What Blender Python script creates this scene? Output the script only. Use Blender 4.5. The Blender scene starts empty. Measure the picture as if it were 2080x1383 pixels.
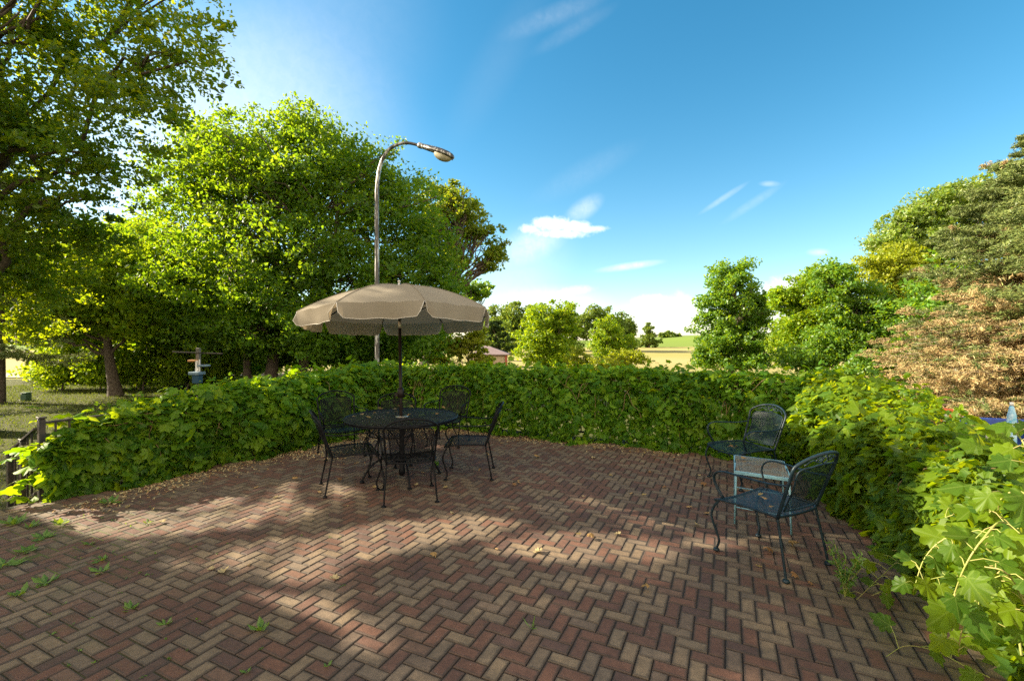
import bpy, math, random
import numpy as np
R = math.radians
sc = bpy.context.scene
col = sc.collection
rnd = random.Random(7)
EYE, F, CX, CY = 1.65, 924.4, 1040.0, 691.0

# ------------------------------------------------------------------ camera, sky, sun, exposure
cam_d = bpy.data.cameras.new('camera')
cam_d.lens, cam_d.sensor_width, cam_d.sensor_fit = 16.0, 36.0, 'HORIZONTAL'
cam_d.clip_start, cam_d.clip_end = 0.05, 6000
cam = bpy.data.objects.new('camera', cam_d); col.objects.link(cam)
cam.location = (0, 0, EYE); cam.rotation_euler = (R(90), 0, 0)
sc.camera = cam

SUN_AZ, SUN_EL = -80.0, 28.0            # azimuth from straight ahead (+ to the right), elevation
a_, e_ = R(SUN_AZ), R(SUN_EL)
TO_SUN = np.array([math.sin(a_)*math.cos(e_), math.cos(a_)*math.cos(e_), math.sin(e_)])
sun_d = bpy.data.lights.new('sun', 'SUN')
sun_d.energy, sun_d.angle, sun_d.color = 5.0, R(0.5), (1.0, 0.85, 0.64)
sun = bpy.data.objects.new('sun', sun_d); col.objects.link(sun)
sun.rotation_euler = (R(90-SUN_EL), 0, math.pi - a_)
sun.location = (-30, 20, 30)

sc.view_settings.view_transform = 'Standard'
sc.view_settings.look = 'None'
sc.view_settings.exposure = 1.9
sc.view_settings.gamma = 1.0
sc.render.film_transparent = False
sc.cycles.max_bounces = 10
sc.cycles.use_adaptive_sampling = False
sc.cycles.sample_clamp_indirect = 4.0
sc.cycles.diffuse_bounces = 6
sc.cycles.glossy_bounces = 2
sc.cycles.transmission_bounces = 8
sc.cycles.transparent_max_bounces = 8
sc.cycles.use_denoising = False

class NT:
    """small helper to write shader node trees"""
    def __init__(s, tree): s.t = tree; s.n = tree.nodes; s.l = tree.links
    def node(s, typ, **kw):
        n = s.n.new(typ)
        for k, v in kw.items():
            if k == 'inp':
                for a, b in v.items():
                    if hasattr(b, 'links') or isinstance(b, bpy.types.NodeSocket): s.l.new(b, n.inputs[a])
                    else: n.inputs[a].default_value = b
            else: setattr(n, k, v)
        return n
    def m(s, op, a, b=None, c=None, clamp=False):
        n = s.n.new('ShaderNodeMath'); n.operation = op; n.use_clamp = clamp
        for i, x in enumerate((a, b, c)):
            if x is None: continue
            if isinstance(x, bpy.types.NodeSocket): s.l.new(x, n.inputs[i])
            else: n.inputs[i].default_value = x
        return n.outputs[0]
    def mix(s, f, a, b, blend='MIX'):
        n = s.n.new('ShaderNodeMix'); n.data_type = 'RGBA'; n.blend_type = blend
        for i, x in ((0, f), (6, a), (7, b)):
            if isinstance(x, bpy.types.NodeSocket): s.l.new(x, n.inputs[i])
            elif i == 0: n.inputs[0].default_value = x
            else: n.inputs[i].default_value = (*x[:3], 1)
        return n.outputs[2]
    def ramp(s, f, stops, interp='LINEAR'):
        n = s.n.new('ShaderNodeValToRGB'); r = n.color_ramp; r.interpolation = interp
        while len(r.elements) > 1: r.elements.remove(r.elements[-1])
        r.elements[0].position = stops[0][0]; r.elements[0].color = (*stops[0][1], 1)
        for p, c in stops[1:]:
            e = r.elements.new(p); e.color = (*c, 1)
        s.l.new(f, n.inputs[0]); return n.outputs[0]
    def noise(s, vec, scale, detail=3, rough=0.55, dist=0.0):
        n = s.node('ShaderNodeTexNoise', inp={'Scale': scale, 'Detail': detail, 'Roughness': rough, 'Distortion': dist})
        if vec is not None: s.l.new(vec, n.inputs['Vector'])
        return n.outputs[0]

SKY_STRENGTH, CLOUD, BACK_FILL = 0.083, (5.6, 5.4, 5.1), (8.8, 7.3, 5.4)
def build_world():
    w = bpy.data.worlds.new('World'); sc.world = w; w.use_nodes = True
    t = NT(w.node_tree); t.n.clear()
    sky = t.node('ShaderNodeTexSky', sky_type='NISHITA', sun_disc=False)
    sky.sun_elevation = R(SUN_EL); sky.sun_rotation = a_
    sky.altitude = 200; sky.air_density = 1.0; sky.dust_density = 0.5; sky.ozone_density = 1.6
    hs = t.node('ShaderNodeHueSaturation', inp={'Hue': 0.480, 'Saturation': 1.36, 'Value': .78, 'Color': sky.outputs[0]})
    base = hs.outputs[0]
    tc = t.node('ShaderNodeTexCoord').outputs['Generated']
    sp = t.node('ShaderNodeSeparateXYZ', inp={0: tc})
    y = t.m('MAXIMUM', sp.outputs[1], 0.02)
    px = t.m('DIVIDE', sp.outputs[0], y); py = t.m('DIVIDE', sp.outputs[2], y)    # tangent-plane sky coordinates
    n1 = t.noise(tc, 7.0, 6, 0.62, 0.4); n2 = t.noise(tc, 60.0, 7, 0.66, 0.5)
    nz = t.m('ADD', t.m('MULTIPLY', t.m('SUBTRACT', n1, 0.5), 1.6), t.m('MULTIPLY', t.m('SUBTRACT', n2, 0.5), 2.6))
    ahead = t.m('GREATER_THAN', sp.outputs[1], 0.05)
    def blob(cx, cy, rx, ry, tilt):
        dx = t.m('MULTIPLY', t.m('SUBTRACT', px, (cx-CX)/F), F/rx); dy = t.m('MULTIPLY', t.m('SUBTRACT', py, (CY-cy)/F), F/rx)
        c, s = math.cos(R(tilt)), math.sin(R(tilt))
        X = t.m('ADD', t.m('MULTIPLY', dx, c), t.m('MULTIPLY', dy, s))
        Y = t.m('MULTIPLY', t.m('SUBTRACT', t.m('MULTIPLY', dy, c), t.m('MULTIPLY', dx, s)), rx/ry)
        return t.m('SUBTRACT', 1.0, t.m('ADD', t.m('MULTIPLY', X, X), t.m('MULTIPLY', Y, Y)))
    dens = None
    # heaped clouds: x, y, half width, half height, tilt, strength, noise amount
    for (cx, cy, rx, ry, tilt, k, na) in [
        (1078, 464, 26, 12, 0, .8, .9), (1106, 456, 34, 17, 0, .95, .9), (1136, 454, 26, 16, 0, .95, .9), (1166, 460, 34, 14, 0, .9, .9), (1200, 466, 34, 8, 5, .7, 1.), (1132, 474, 66, 11, 0, .8, .9), (1335, 612, 48, 15, 0, .6, 1.), (1385, 625, 30, 34, 50, .5, 1.), (1610, 590, 95, 34, 12, .9, .9), (1640, 650, 90, 60, 0, .6, .8), (1165, 590, 46, 11, 5, .45, .8)]:
        v = t.m('ADD', blob(cx, cy, rx, ry, tilt), t.m('MULTIPLY', nz, na))
        mr = t.node('ShaderNodeMapRange', interpolation_type='SMOOTHSTEP', inp={0: v, 1: -.45, 2: 1.5, 3: 0.0, 4: k}).outputs[0]
        dens = mr if dens is None else t.m('MAXIMUM', dens, mr)
    # thin veils with no hard outline
    veil = None
    for (cx, cy, rx, ry, tilt, k) in [
        (1085, 492, 90, 44, 25, .3), (1185, 425, 55, 26, 35, .26), (1360, 645, 130, 50, 0, .5), (1120, 612, 140, 40, 0, .35), (1470, 402, 70, 8, 33, .18), (1563, 373, 26, 8, 0, .2),
        (1530, 412, 90, 12, 33, .09), (1280, 540, 84, 10, 8, .4), (1663, 512, 30, 10, 0, .28), (1130, 30, 140, 30, 22, .08), (1165, 60, 120, 22, 30, .05), (1190, 350, 150, 34, 28, .04), (1010, 130, 240, 60, 60, .025),
        (560, 120, 420, 320, 40, .12), (1030, 570, 190, 110, 40, .18), (350, 320, 560, 380, 0, .42)]:
        v = t.m('POWER', t.m('MAXIMUM', blob(cx, cy, rx, ry, tilt), 0.0), 1.8)
        w = t.m('MULTIPLY', t.m('MULTIPLY', v, k), t.m('ADD', .95, t.m('MULTIPLY', nz, .22 if rx > 150 else .6)), clamp=True)
        veil = w if veil is None else t.m('SUBTRACT', t.m('ADD', veil, w), t.m('MULTIPLY', veil, w))
    dens = t.m('MULTIPLY', t.m('MAXIMUM', dens, veil), ahead)
    # low pale haze towards the horizon, and broken bright cloud added in the unseen sky behind the camera as fill light
    el = t.m('MAXIMUM', sp.outputs[2], 0.0)
    hz = t.m('MULTIPLY', t.m('POWER', t.m('SUBTRACT', 1.0, el), 7.0), .2)
    dens = t.m('SUBTRACT', t.m('ADD', dens, hz), t.m('MULTIPLY', dens, hz))
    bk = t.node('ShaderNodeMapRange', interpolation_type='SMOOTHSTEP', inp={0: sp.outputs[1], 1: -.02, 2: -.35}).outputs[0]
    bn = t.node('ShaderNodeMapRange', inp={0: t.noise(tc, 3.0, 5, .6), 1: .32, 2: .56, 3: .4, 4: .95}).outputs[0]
    cl = t.mix(t.m('MULTIPLY', bk, bn), t.mix(dens, base, CLOUD), BACK_FILL)
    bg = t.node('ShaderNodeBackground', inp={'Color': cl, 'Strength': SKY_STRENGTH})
    out = t.node('ShaderNodeOutputWorld', inp={0: bg.outputs[0]})
build_world()

# ------------------------------------------------------------------ helpers
def at(x, y, Y): return np.array([(x-CX)/F*Y, Y, EYE + (CY-y)/F*Y])
def gp(x, y, z=0.0):
    Y = (EYE-z)*F/(y-CY); return np.array([(x-CX)/F*Y, Y, z])
U = np.array([math.sin(R(25.46)), math.cos(R(25.46)), 0.0])     # patio axis running away and right
V = np.array([U[1], -U[0], 0.0])                                # patio axis running right and nearer
def nrm(a):
    a = np.asarray(a, float); return a/np.maximum(np.linalg.norm(a, axis=-1, keepdims=True), 1e-9)

def tag(o, label=None, cat=None, group=None, kind=None):
    if label: o['label'] = label
    if cat: o['category'] = cat
    if group: o['group'] = group
    if kind: o['kind'] = kind
    return o
def empty(name, loc, label=None, cat=None, group=None, rz=0.0):
    o = bpy.data.objects.new(name, None); col.objects.link(o)
    o.location = loc; o.rotation_euler = (0, 0, rz); o.empty_display_size = 0.1
    return tag(o, label, cat, group)
def link(name, me, mat, parent=None):
    o = bpy.data.objects.new(name, me); col.objects.link(o)
    for m in (mat if isinstance(mat, (list, tuple)) else [mat]): me.materials.append(m)
    if parent: o.parent = parent
    return o
def copy_tree(o, parent=None):
    c = o.copy(); col.objects.link(c); c.parent = parent
    for ch in list(o.children): copy_tree(ch, c)
    return c

def np_mesh(name, verts, faces, uv=None, smooth=False, matidx=None):
    """verts (n,3); faces (m,k) int array"""
    me = bpy.data.meshes.new(name)
    v = np.ascontiguousarray(verts, dtype=np.float32); f = np.ascontiguousarray(faces, dtype=np.int32)
    m, k = f.shape
    me.vertices.add(len(v)); me.vertices.foreach_set('co', v.ravel())
    me.loops.add(m*k); me.loops.foreach_set('vertex_index', f.ravel())
    me.polygons.add(m)
    me.polygons.foreach_set('loop_start', np.arange(0, m*k, k, dtype=np.int32))
    me.polygons.foreach_set('loop_total', np.full(m, k, dtype=np.int32))
    me.polygons.foreach_set('use_smooth', np.full(m, bool(smooth)))
    if matidx is not None: me.polygons.foreach_set('material_index', np.asarray(matidx, dtype=np.int32))
    if uv is not None:
        l = me.uv_layers.new(name='UVMap')
        l.data.foreach_set('uv', np.ascontiguousarray(uv[f.ravel()], dtype=np.float32).ravel())
    me.update(); me.validate(verbose=False)
    return me

class MB:
    def __init__(s): s.v = []; s.f = []; s.sm = []
    def add(s, vs, fs, smooth=False):
        o = len(s.v); s.v += [tuple(map(float, p)) for p in vs]
        s.f += [tuple(i+o for i in f) for f in fs]; s.sm += [smooth]*len(fs)
    def tube(s, pts, r, n=8, cap=True, smooth=True, flat=None, up=(0, 0, 1)):
        """sweep; r number or list; flat=(a,b) makes an elliptic section"""
        P = [np.array(p, float) for p in pts]; k = len(P)
        rs = [r]*k if isinstance(r, (int, float)) else list(r)
        T = [nrm(P[min(i+1, k-1)]-P[max(i-1, 0)]) for i in range(k)]
        ref = np.array(up, float)
        if abs(np.dot(ref, T[0])) > .95: ref = np.array([1., 0, 0]) if abs(T[0][0]) < .9 else np.array([0, 1., 0])
        N = nrm(ref - T[0]*np.dot(ref, T[0]))
        vs = []; fs = []
        for i in range(k):
            N = nrm(N - T[i]*np.dot(N, T[i])); B = np.cross(T[i], N)
            a, b = (rs[i], rs[i]) if flat is None else (rs[i]*flat[0], rs[i]*flat[1])
            for j in range(n):
                q = 2*math.pi*j/n; vs.append(P[i] + N*math.cos(q)*a + B*math.sin(q)*b)
        for i in range(k-1):
            for j in range(n):
                fs.append((i*n+j, i*n+(j+1) % n, (i+1)*n+(j+1) % n, (i+1)*n+j))
        if cap: fs += [tuple(range(n))[::-1], tuple((k-1)*n+j for j in range(n))]
        s.add(vs, fs, smooth); return s
    def box(s, c, sx, sy, sz, ax=None, ay=None, az=None):
        ax = np.array(ax if ax is not None else (1, 0, 0), float); ay = np.array(ay if ay is not None else (0, 1, 0), float); az = np.array(az if az is not None else (0, 0, 1), float)
        c = np.array(c, float); b = min(sx, sy, sz)*.12
        vs = []; 
        for (k, o) in ((-1, b), (-1, 0), (1, 0), (1, b)):
            zz = k*(sz/2 - (b if o == 0 else 0))
            for (i, j) in ((-1, -1), (1, -1), (1, 1), (-1, 1)):
                vs.append(c + ax*i*(sx/2-o) + ay*j*(sy/2-o) + az*zz)
        fs = [(3, 2, 1, 0), (12, 13, 14, 15)]
        for l in range(3):
            for j in range(4): fs.append((l*4+j, l*4+(j+1) % 4, l*4+4+(j+1) % 4, l*4+4+j))
        s.add(vs, fs); return s
    def lathe(s, prof, n=24, c=(0, 0, 0), smooth=True, cap=True):
        vs = [(c[0]+r*math.cos(2*math.pi*j/n), c[1]+r*math.sin(2*math.pi*j/n), c[2]+z) for r, z in prof for j in range(n)]
        fs = [(i*n+j, i*n+(j+1) % n, (i+1)*n+(j+1) % n, (i+1)*n+j) for i in range(len(prof)-1) for j in range(n)]
        if cap: fs += [tuple(range(n))[::-1], tuple((len(prof)-1)*n+j for j in range(n))]
        s.add(vs, fs, smooth); return s
    def mesh(s, name):
        me = bpy.data.meshes.new(name); me.from_pydata(s.v, [], s.f)
        me.polygons.foreach_set('use_smooth', s.sm); me.update(); return me
    def build(s, name, mat, parent=None): return link(name, s.mesh(name), mat, parent)

def spline(pts, n=24):
    """Catmull-Rom through pts"""
    P = [np.array(p, float) for p in pts]; P = [2*P[0]-P[1]] + P + [2*P[-1]-P[-2]]
    out = []; segs = len(P)-3
    for i in range(segs):
        m = max(2, int(round(n/segs)))
        for j in range(m):
            t = j/m; a, b, c, d = P[i:i+4]
            out.append(.5*((2*b)+(-a+c)*t+(2*a-5*b+4*c-d)*t*t+(-a+3*b-3*c+d)*t**3))
    out.append(P[-2]); return out

# ------------------------------------------------------------------ materials
def new_mat(name):
    m = bpy.data.materials.new(name); m.use_nodes = True
    t = NT(m.node_tree); t.n.clear(); return m, t
def finish(t, shader, disp=None): t.node('ShaderNodeOutputMaterial', inp={0: shader})
def principled(name, c, rough=.6, metal=0., noise=None, bump=0., bscale=200., spec=.5, c2=None, nscale=8.):
    m, t = new_mat(name)
    oc = t.node('ShaderNodeTexCoord').outputs['Object']
    colr = c
    if c2 is not None:
        f = t.noise(oc, nscale, 5, .65)
        f = t.node('ShaderNodeMapRange', inp={0: f, 1: .42, 2: .6}).outputs[0]
        colr = t.mix(f, c, c2)
    p = t.node('ShaderNodeBsdfPrincipled', inp={'Roughness': rough, 'Metallic': metal, 'Specular IOR Level': spec})
    if isinstance(colr, bpy.types.NodeSocket): t.l.new(colr, p.inputs['Base Color'])
    else: p.inputs['Base Color'].default_value = (*colr, 1)
    if bump:
        b = t.node('ShaderNodeBump', inp={'Strength': bump, 'Distance': .01, 'Height': t.noise(oc, bscale, 3)})
        t.l.new(b.outputs[0], p.inputs['Normal'])
    finish(t, p.outputs[0]); return m

def leaf_mat(name, cols, trans, gloss=.06, veins=False, tmix=.45, rough=.45, nscale=.35):
    """cols: list of reflected colours picked per leaf; trans: colour of light coming through"""
    m, t = new_mat(name)
    g = t.node('ShaderNodeNewGeometry')
    f = g.outputs['Random Per Island']
    st = [(i/max(1, len(cols)-1), c) for i, c in enumerate(cols)]
    c = t.ramp(f, st)
    oc = t.node('ShaderNodeTexCoord').outputs['Object']
    ns = t.noise(oc, nscale, 2, .5)
    k = t.node('ShaderNodeMapRange', inp={0: ns, 1: .35, 2: .65, 3: .72, 4: 1.25}).outputs[0]
    sc_ = t.node('ShaderNodeVectorMath', operation='SCALE', inp={0: c, 'Scale': k}).outputs[0]
    c = sc_; tr = t.mix(f, trans[0], trans[1])
    if veins:
        uv = t.node('ShaderNodeUVMap').outputs[0]
        s = t.node('ShaderNodeSeparateXYZ', inp={0: uv})
        ang = t.m('ARCTAN2', s.outputs[0], s.outputs[1])
        near = None
        for a in (0, 1.0, -1.0, 1.95, -1.95):
            d = t.m('ABSOLUTE', t.m('SUBTRACT', ang, a))
            near = d if near is None else t.m('MINIMUM', near, d)
        rad = t.m('SQRT', t.m('ADD', t.m('MULTIPLY', s.outputs[0], s.outputs[0]), t.m('MULTIPLY', s.outputs[1], s.outputs[1])))
        w = t.m('MULTIPLY', near, rad)
        vf = t.node('ShaderNodeMapRange', inp={0: w, 1: .01, 2: .035, 3: .55, 4: 0.}).outputs[0]
        c = t.mix(t.m('MULTIPLY', vf, .6), c, (.20, .28, .06)); 
    d = t.node('ShaderNodeBsdfDiffuse', inp={'Color': c})
    tl = t.node('ShaderNodeBsdfTranslucent', inp={'Color': tr})
    mx = t.node('ShaderNodeMixShader', inp={0: tmix, 1: d.outputs[0], 2: tl.outputs[0]})
    gl = t.node('ShaderNodeBsdfGlossy', inp={'Color': (1, 1, 1, 1), 'Roughness': rough})
    fr = t.node('ShaderNodeLayerWeight', inp={'Blend': .25}).outputs['Facing']
    m2 = t.node('ShaderNodeMixShader', inp={0: t.m('ADD', t.m('MULTIPLY', fr, gloss*1.5), gloss*.4), 1: mx.outputs[0], 2: gl.outputs[0]})
    finish(t, m2.outputs[0]); return m

M = {}
# vine leaves, tree leaves
M['vine'] = leaf_mat('vine_leaf', [(.025, .085, .005), (.05, .145, .007), (.09, .20, .008), (.14, .25, .01)], [(.26, .46, .005), (.50, .56, .006)], .02, True, .48)
M['vine_near'] = leaf_mat('grape_leaf', [(.04, .10, .014), (.075, .15, .010), (.13, .21, .008)], [(.36, .50, .005), (.58, .60, .006)], .015, True, .5)
M['maple'] = leaf_mat('maple_leaf', [(.03, .085, .006), (.06, .135, .007), (.105, .18, .008)], [(.32, .48, .005), (.56, .58, .006)], .035, tmix=.5)
M['shade_tree'] = leaf_mat('broad_leaf', [(.035, .095, .007), (.06, .145, .009), (.10, .19, .010)], [(.26, .47, .008), (.42, .53, .010)], .03, tmix=.5)
M['oak'] = leaf_mat('oak_leaf', [(.06, .14, .010), (.11, .18, .012), (.18, .21, .015)], [(.30, .42, .012), (.50, .50, .015)], .03)
M['lime_tree'] = leaf_mat('bright_leaf', [(.09, .20, .008), (.16, .27, .009), (.23, .32, .01)], [(.32, .50, .008), (.52, .58, .01)], .025)
M['yellow_tree'] = leaf_mat('yellow_leaf', [(.13, .18, .010), (.20, .24, .012), (.27, .28, .016)], [(.42, .50, .01), (.56, .58, .014)], .03)
M['silver_tree'] = leaf_mat('silver_leaf', [(.07, .15, .01), (.14, .22, .018), (.26, .31, .08)], [(.3, .46, .015), (.42, .5, .03)], .06)
M['far_tree'] = leaf_mat('far_leaf', [(.06, .12, .02), (.09, .15, .025), (.13, .19, .035)], [(.22, .32, .02), (.34, .4, .03)], .02)
M['dark_tree'] = leaf_mat('dark_leaf', [(.02, .05, .015), (.035, .07, .02)], [(.10, .16, .02), (.14, .2, .02)], .02)
M['field_tree'] = leaf_mat('field_tree_leaf', [(.05, .14, .01), (.085, .19, .012), (.14, .25, .015)], [(.26, .46, .01), (.42, .54, .012)], .04)
M['weed'] = leaf_mat('weed_leaf', [(.07, .17, .02), (.11, .22, .025)], [(.3, .45, .03), (.42, .5, .03)], .06)
M['needle'] = leaf_mat('spruce_needle', [(.09, .145, .04), (.16, .21, .055), (.26, .29, .075)], [(.16, .2, .06), (.2, .24, .06)], .05, tmix=.2)
M['dead_needle'] = leaf_mat('dead_needle', [(.32, .20, .085), (.44, .32, .15), (.50, .41, .21), (.34, .34, .13)], [(.35, .22, .08), (.45, .3, .12)], .02, tmix=.2, nscale=.8)
M['dry_twig'] = leaf_mat('dry_twig', [(.32, .24, .13), (.46, .37, .20), (.36, .34, .16)], [(.3, .22, .1), (.4, .3, .14)], .02, tmix=.15, nscale=1.2)
M['dry_leaf'] = leaf_mat('dry_leaf', [(.24, .13, .06), (.38, .24, .11), (.45, .36, .18), (.5, .46, .26)], [(.35, .22, .1), (.45, .3, .14)], .03, tmix=.15)
M['grass'] = leaf_mat('grass_blade', [(.035, .07, .012), (.065, .10, .016), (.12, .12, .03)], [(.18, .26, .02), (.28, .32, .03)], .02, tmix=.3)
M['bark'] = principled('bark', (.075, .055, .042), .9, c2=(.14, .11, .085), nscale=14, bump=.8, bscale=30)
M['vine_stem'] = principled('vine_stem', (.16, .10, .05), .8, c2=(.24, .18, .07), nscale=20)
M['green_stem'] = principled('green_stem', (.22, .26, .05), .6, c2=(.30, .26, .08), nscale=10)
M['iron'] = principled('black_iron', (.004, .0045, .006), .4, c2=(.009, .010, .012), nscale=30, spec=.14, bump=.15, bscale=120)
M['table_mesh'] = principled('grey_iron_mesh', (.022, .024, .026), .42, c2=(.034, .034, .036), nscale=6, spec=.3)
M['blue_iron'] = principled('blue_black_iron', (.007, .016, .024), .4, c2=(.013, .028, .038), nscale=26, spec=.25, bump=.15, bscale=120)
M['rail_iron'] = principled('railing_iron', (.014, .013, .013), .5, c2=(.05, .038, .026), nscale=12, bump=.2)
M['teal'] = principled('teal_paint', (.15, .32, .39), .45, c2=(.21, .38, .43), nscale=20)
M['teal_mesh'] = principled('rusty_teal_mesh', (.23, .24, .20), .7, c2=(.27, .19, .11), nscale=5)
M['pole_brown'] = principled('bronze_pole', (.014, .009, .007), .38, c2=(.010, .007, .006), nscale=9, spec=.2)
M['chrome'] = principled('bare_metal', (.55, .52, .46), .35, metal=.8)
M['piping'] = principled('white_piping', (.52, .49, .43), .8)
M['white_plastic'] = principled('white_plastic', (.7, .69, .66), .5)
M['blue_plastic'] = principled('blue_plastic', (.008, .035, .20), .45, c2=(.02, .07, .30), nscale=5)
M['bottle'] = principled('pale_blue_plastic', (.16, .48, .70), .2, c2=(.55, .75, .85), nscale=9)
M['orange'] = principled('orange_card', (.75, .16, .04), .6, c2=(.65, .10, .03), nscale=15)
M['tyre'] = principled('tan_tyre', (.32, .24, .18), .9, c2=(.22, .16, .12), nscale=30)
M['box_green'] = principled('cabinet_green', (.06, .13, .08), .5)
M['feeder_wood'] = principled('grey_wood', (.10, .095, .08), .8, c2=(.18, .17, .15), nscale=18)
M['feeder_orange'] = principled('cedar_wood', (.42, .20, .07), .7, c2=(.5, .27, .1), nscale=18)
M['feeder_blue'] = principled('blue_grey_paint', (.10, .17, .24), .5, c2=(.16, .24, .32), nscale=12)
M['dark_blue'] = principled('dark_blue_paint', (.015, .06, .12), .45)
M['shed_wall'] = principled('shed_wall', (.36, .27, .22), .8, c2=(.42, .33, .27), nscale=3)
M['shed_roof'] = principled('shed_roof', (.20, .15, .15), .7, c2=(.17, .125, .125), nscale=3)
M['shed_trim'] = principled('shed_trim', (.30, .07, .05), .7)
M['siding'] = principled('house_siding', (.50, .46, .40), .7, c2=(.54, .50, .44), nscale=1.5)
M['roofing'] = principled('house_shingles', (.09, .08, .075), .9, c2=(.13, .115, .105), nscale=12, bump=.5, bscale=20)
M['trim_white'] = principled('house_trim', (.72, .70, .66), .5)
M['window_glass'] = principled('window_glass', (.02, .025, .03), .05, spec=1.)
M['concrete'] = principled('concrete', (.36, .33, .29), .9, c2=(.28, .25, .22), nscale=4, bump=.4, bscale=60)
M['glass_bowl'] = principled('lamp_bowl', (.42, .38, .26), .18, c2=(.55, .5, .38), nscale=9, spec=.8)

def mat_brick():
    m, t = new_mat('paving_brick')
    g = t.node('ShaderNodeNewGeometry'); f = g.outputs['Random Per Island']
    pal = [(.178, .143, .098), (.136, .076, .053), (.163, .13, .092), (.12, .07, .052), (.195, .154, .102), (.148, .081, .056), (.15, .122, .09),
           (.10, .064, .052), (.17, .137, .095), (.13, .075, .054), (.146, .113, .083), (.187, .147, .099), (.124, .071, .052), (.15, .098, .069)]
    c = t.ramp(f, [(i/len(pal), p) for i, p in enumerate(pal)], 'CONSTANT')
    c = t.mix(1.0, c, (.96, .88, .82), 'MULTIPLY')
    oc = t.node('ShaderNodeTexCoord').outputs['Object']
    big = t.noise(oc, .55, 3, .6); fine = t.noise(oc, 190., 3, .75); mid = t.noise(oc, 22., 4, .65)
    k = t.m('MULTIPLY', t.node('ShaderNodeMapRange', inp={0: big, 1: .3, 2: .7, 3: .82, 4: 1.12}).outputs[0],
            t.m('MULTIPLY', t.node('ShaderNodeMapRange', inp={0: fine, 1: .25, 2: .75, 3: .62, 4: 1.4}).outputs[0],
                t.node('ShaderNodeMapRange', inp={0: mid, 1: .3, 2: .7, 3: .82, 4: 1.18}).outputs[0]))
    c = t.node('ShaderNodeVectorMath', operation='SCALE', inp={0: c, 'Scale': k}).outputs[0]
    # white bird-lime specks and a grey weathering film
    vor = t.node('ShaderNodeTexVoronoi', inp={'Scale': 19., 'Randomness': 1.}); t.l.new(oc, vor.inputs['Vector'])
    speck = t.node('ShaderNodeMapRange', inp={0: vor.outputs['Distance'], 1: .035, 2: .06, 3: .5, 4: 0.}).outputs[0]
    sel = t.m('GREATER_THAN', t.node('ShaderNodeSeparateColor', inp={0: vor.outputs['Color']}).outputs[0], .72)
    c = t.mix(t.m('MULTIPLY', speck, sel), c, (.42, .40, .36))
    # moss film towards the damp left end
    s = t.node('ShaderNodeSeparateXYZ', inp={0: oc})
    wet = t.node('ShaderNodeMapRange', inp={0: s.outputs[0], 1: -1.2, 2: -3.6, 3: 0., 4: 1.}).outputs[0]
    ms = t.node('ShaderNodeMapRange', inp={0: t.noise(oc, 4.5, 5, .65), 1: .5, 2: .68, 3: 0., 4: .5}).outputs[0]
    c = t.mix(t.m('MULTIPLY', wet, ms), c, (.075, .085, .035))
    uvs = t.node('ShaderNodeSeparateXYZ', inp={0: t.node('ShaderNodeUVMap').outputs[0]})
    ed = t.m('MINIMUM', uvs.outputs[0], uvs.outputs[1])                     # metres to the nearest edge of this brick
    ed = t.m('ADD', ed, t.m('MULTIPLY', t.m('SUBTRACT', mid, .5), .018))
    c = t.mix(t.node('ShaderNodeMapRange', inp={0: ed, 1: .001, 2: .013, 3: .72, 4: 0.}).outputs[0], c, (.05, .042, .034))
    p = t.node('ShaderNodeBsdfPrincipled', inp={'Base Color': c, 'Roughness': .78, 'Specular IOR Level': .35})
    b = t.node('ShaderNodeBump', inp={'Strength': .55, 'Distance': .004, 'Height': t.m('ADD', fine, t.m('MULTIPLY', mid, 1.5))})
    t.l.new(b.outputs[0], p.inputs['Normal']); finish(t, p.outputs[0]); return m
M['brick'] = mat_brick()
def mat_joint():
    m, t = new_mat('joint_sand'); oc = t.node('ShaderNodeTexCoord').outputs['Object']
    s = t.node('ShaderNodeSeparateXYZ', inp={0: oc})
    wet = t.node('ShaderNodeMapRange', inp={0: s.outputs[0], 1: -.8, 2: -3.4, 3: 0., 4: 1.}).outputs[0]
    ms = t.node('ShaderNodeMapRange', inp={0: t.noise(oc, 3., 5, .6), 1: .42, 2: .6}).outputs[0]
    c = t.mix(t.noise(oc, 60., 3), (.012, .010, .008), (.034, .026, .02))
    c = t.mix(t.m('MULTIPLY', wet, ms), c, (.10, .12, .02))
    p = t.node('ShaderNodeBsdfPrincipled', inp={'Base Color': c, 'Roughness': .95}); finish(t, p.outputs[0]); return m
M['joint'] = mat_joint()
def mat_ground():
    m, t = new_mat('lawn_grass'); oc = t.node('ShaderNodeTexCoord').outputs['Object']
    a = t.noise(oc, .35, 4, .6); b = t.noise(oc, 9., 5, .7); d = t.noise(oc, 70., 3, .7)
    c = t.mix(a, (.055, .075, .014), (.10, .11, .022)); c = t.mix(b, c, (.04, .06, .012)); c = t.mix(t.m('MULTIPLY', d, .4), c, (.16, .13, .05))
    p = t.node('ShaderNodeBsdfPrincipled', inp={'Base Color': c, 'Roughness': .95, 'Specular IOR Level': .2})
    bm = t.node('ShaderNodeBump', inp={'Strength': .9, 'Distance': .05, 'Height': d}); t.l.new(bm.outputs[0], p.inputs['Normal'])
    finish(t, p.outputs[0]); return m
M['lawn'] = mat_ground()
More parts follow.
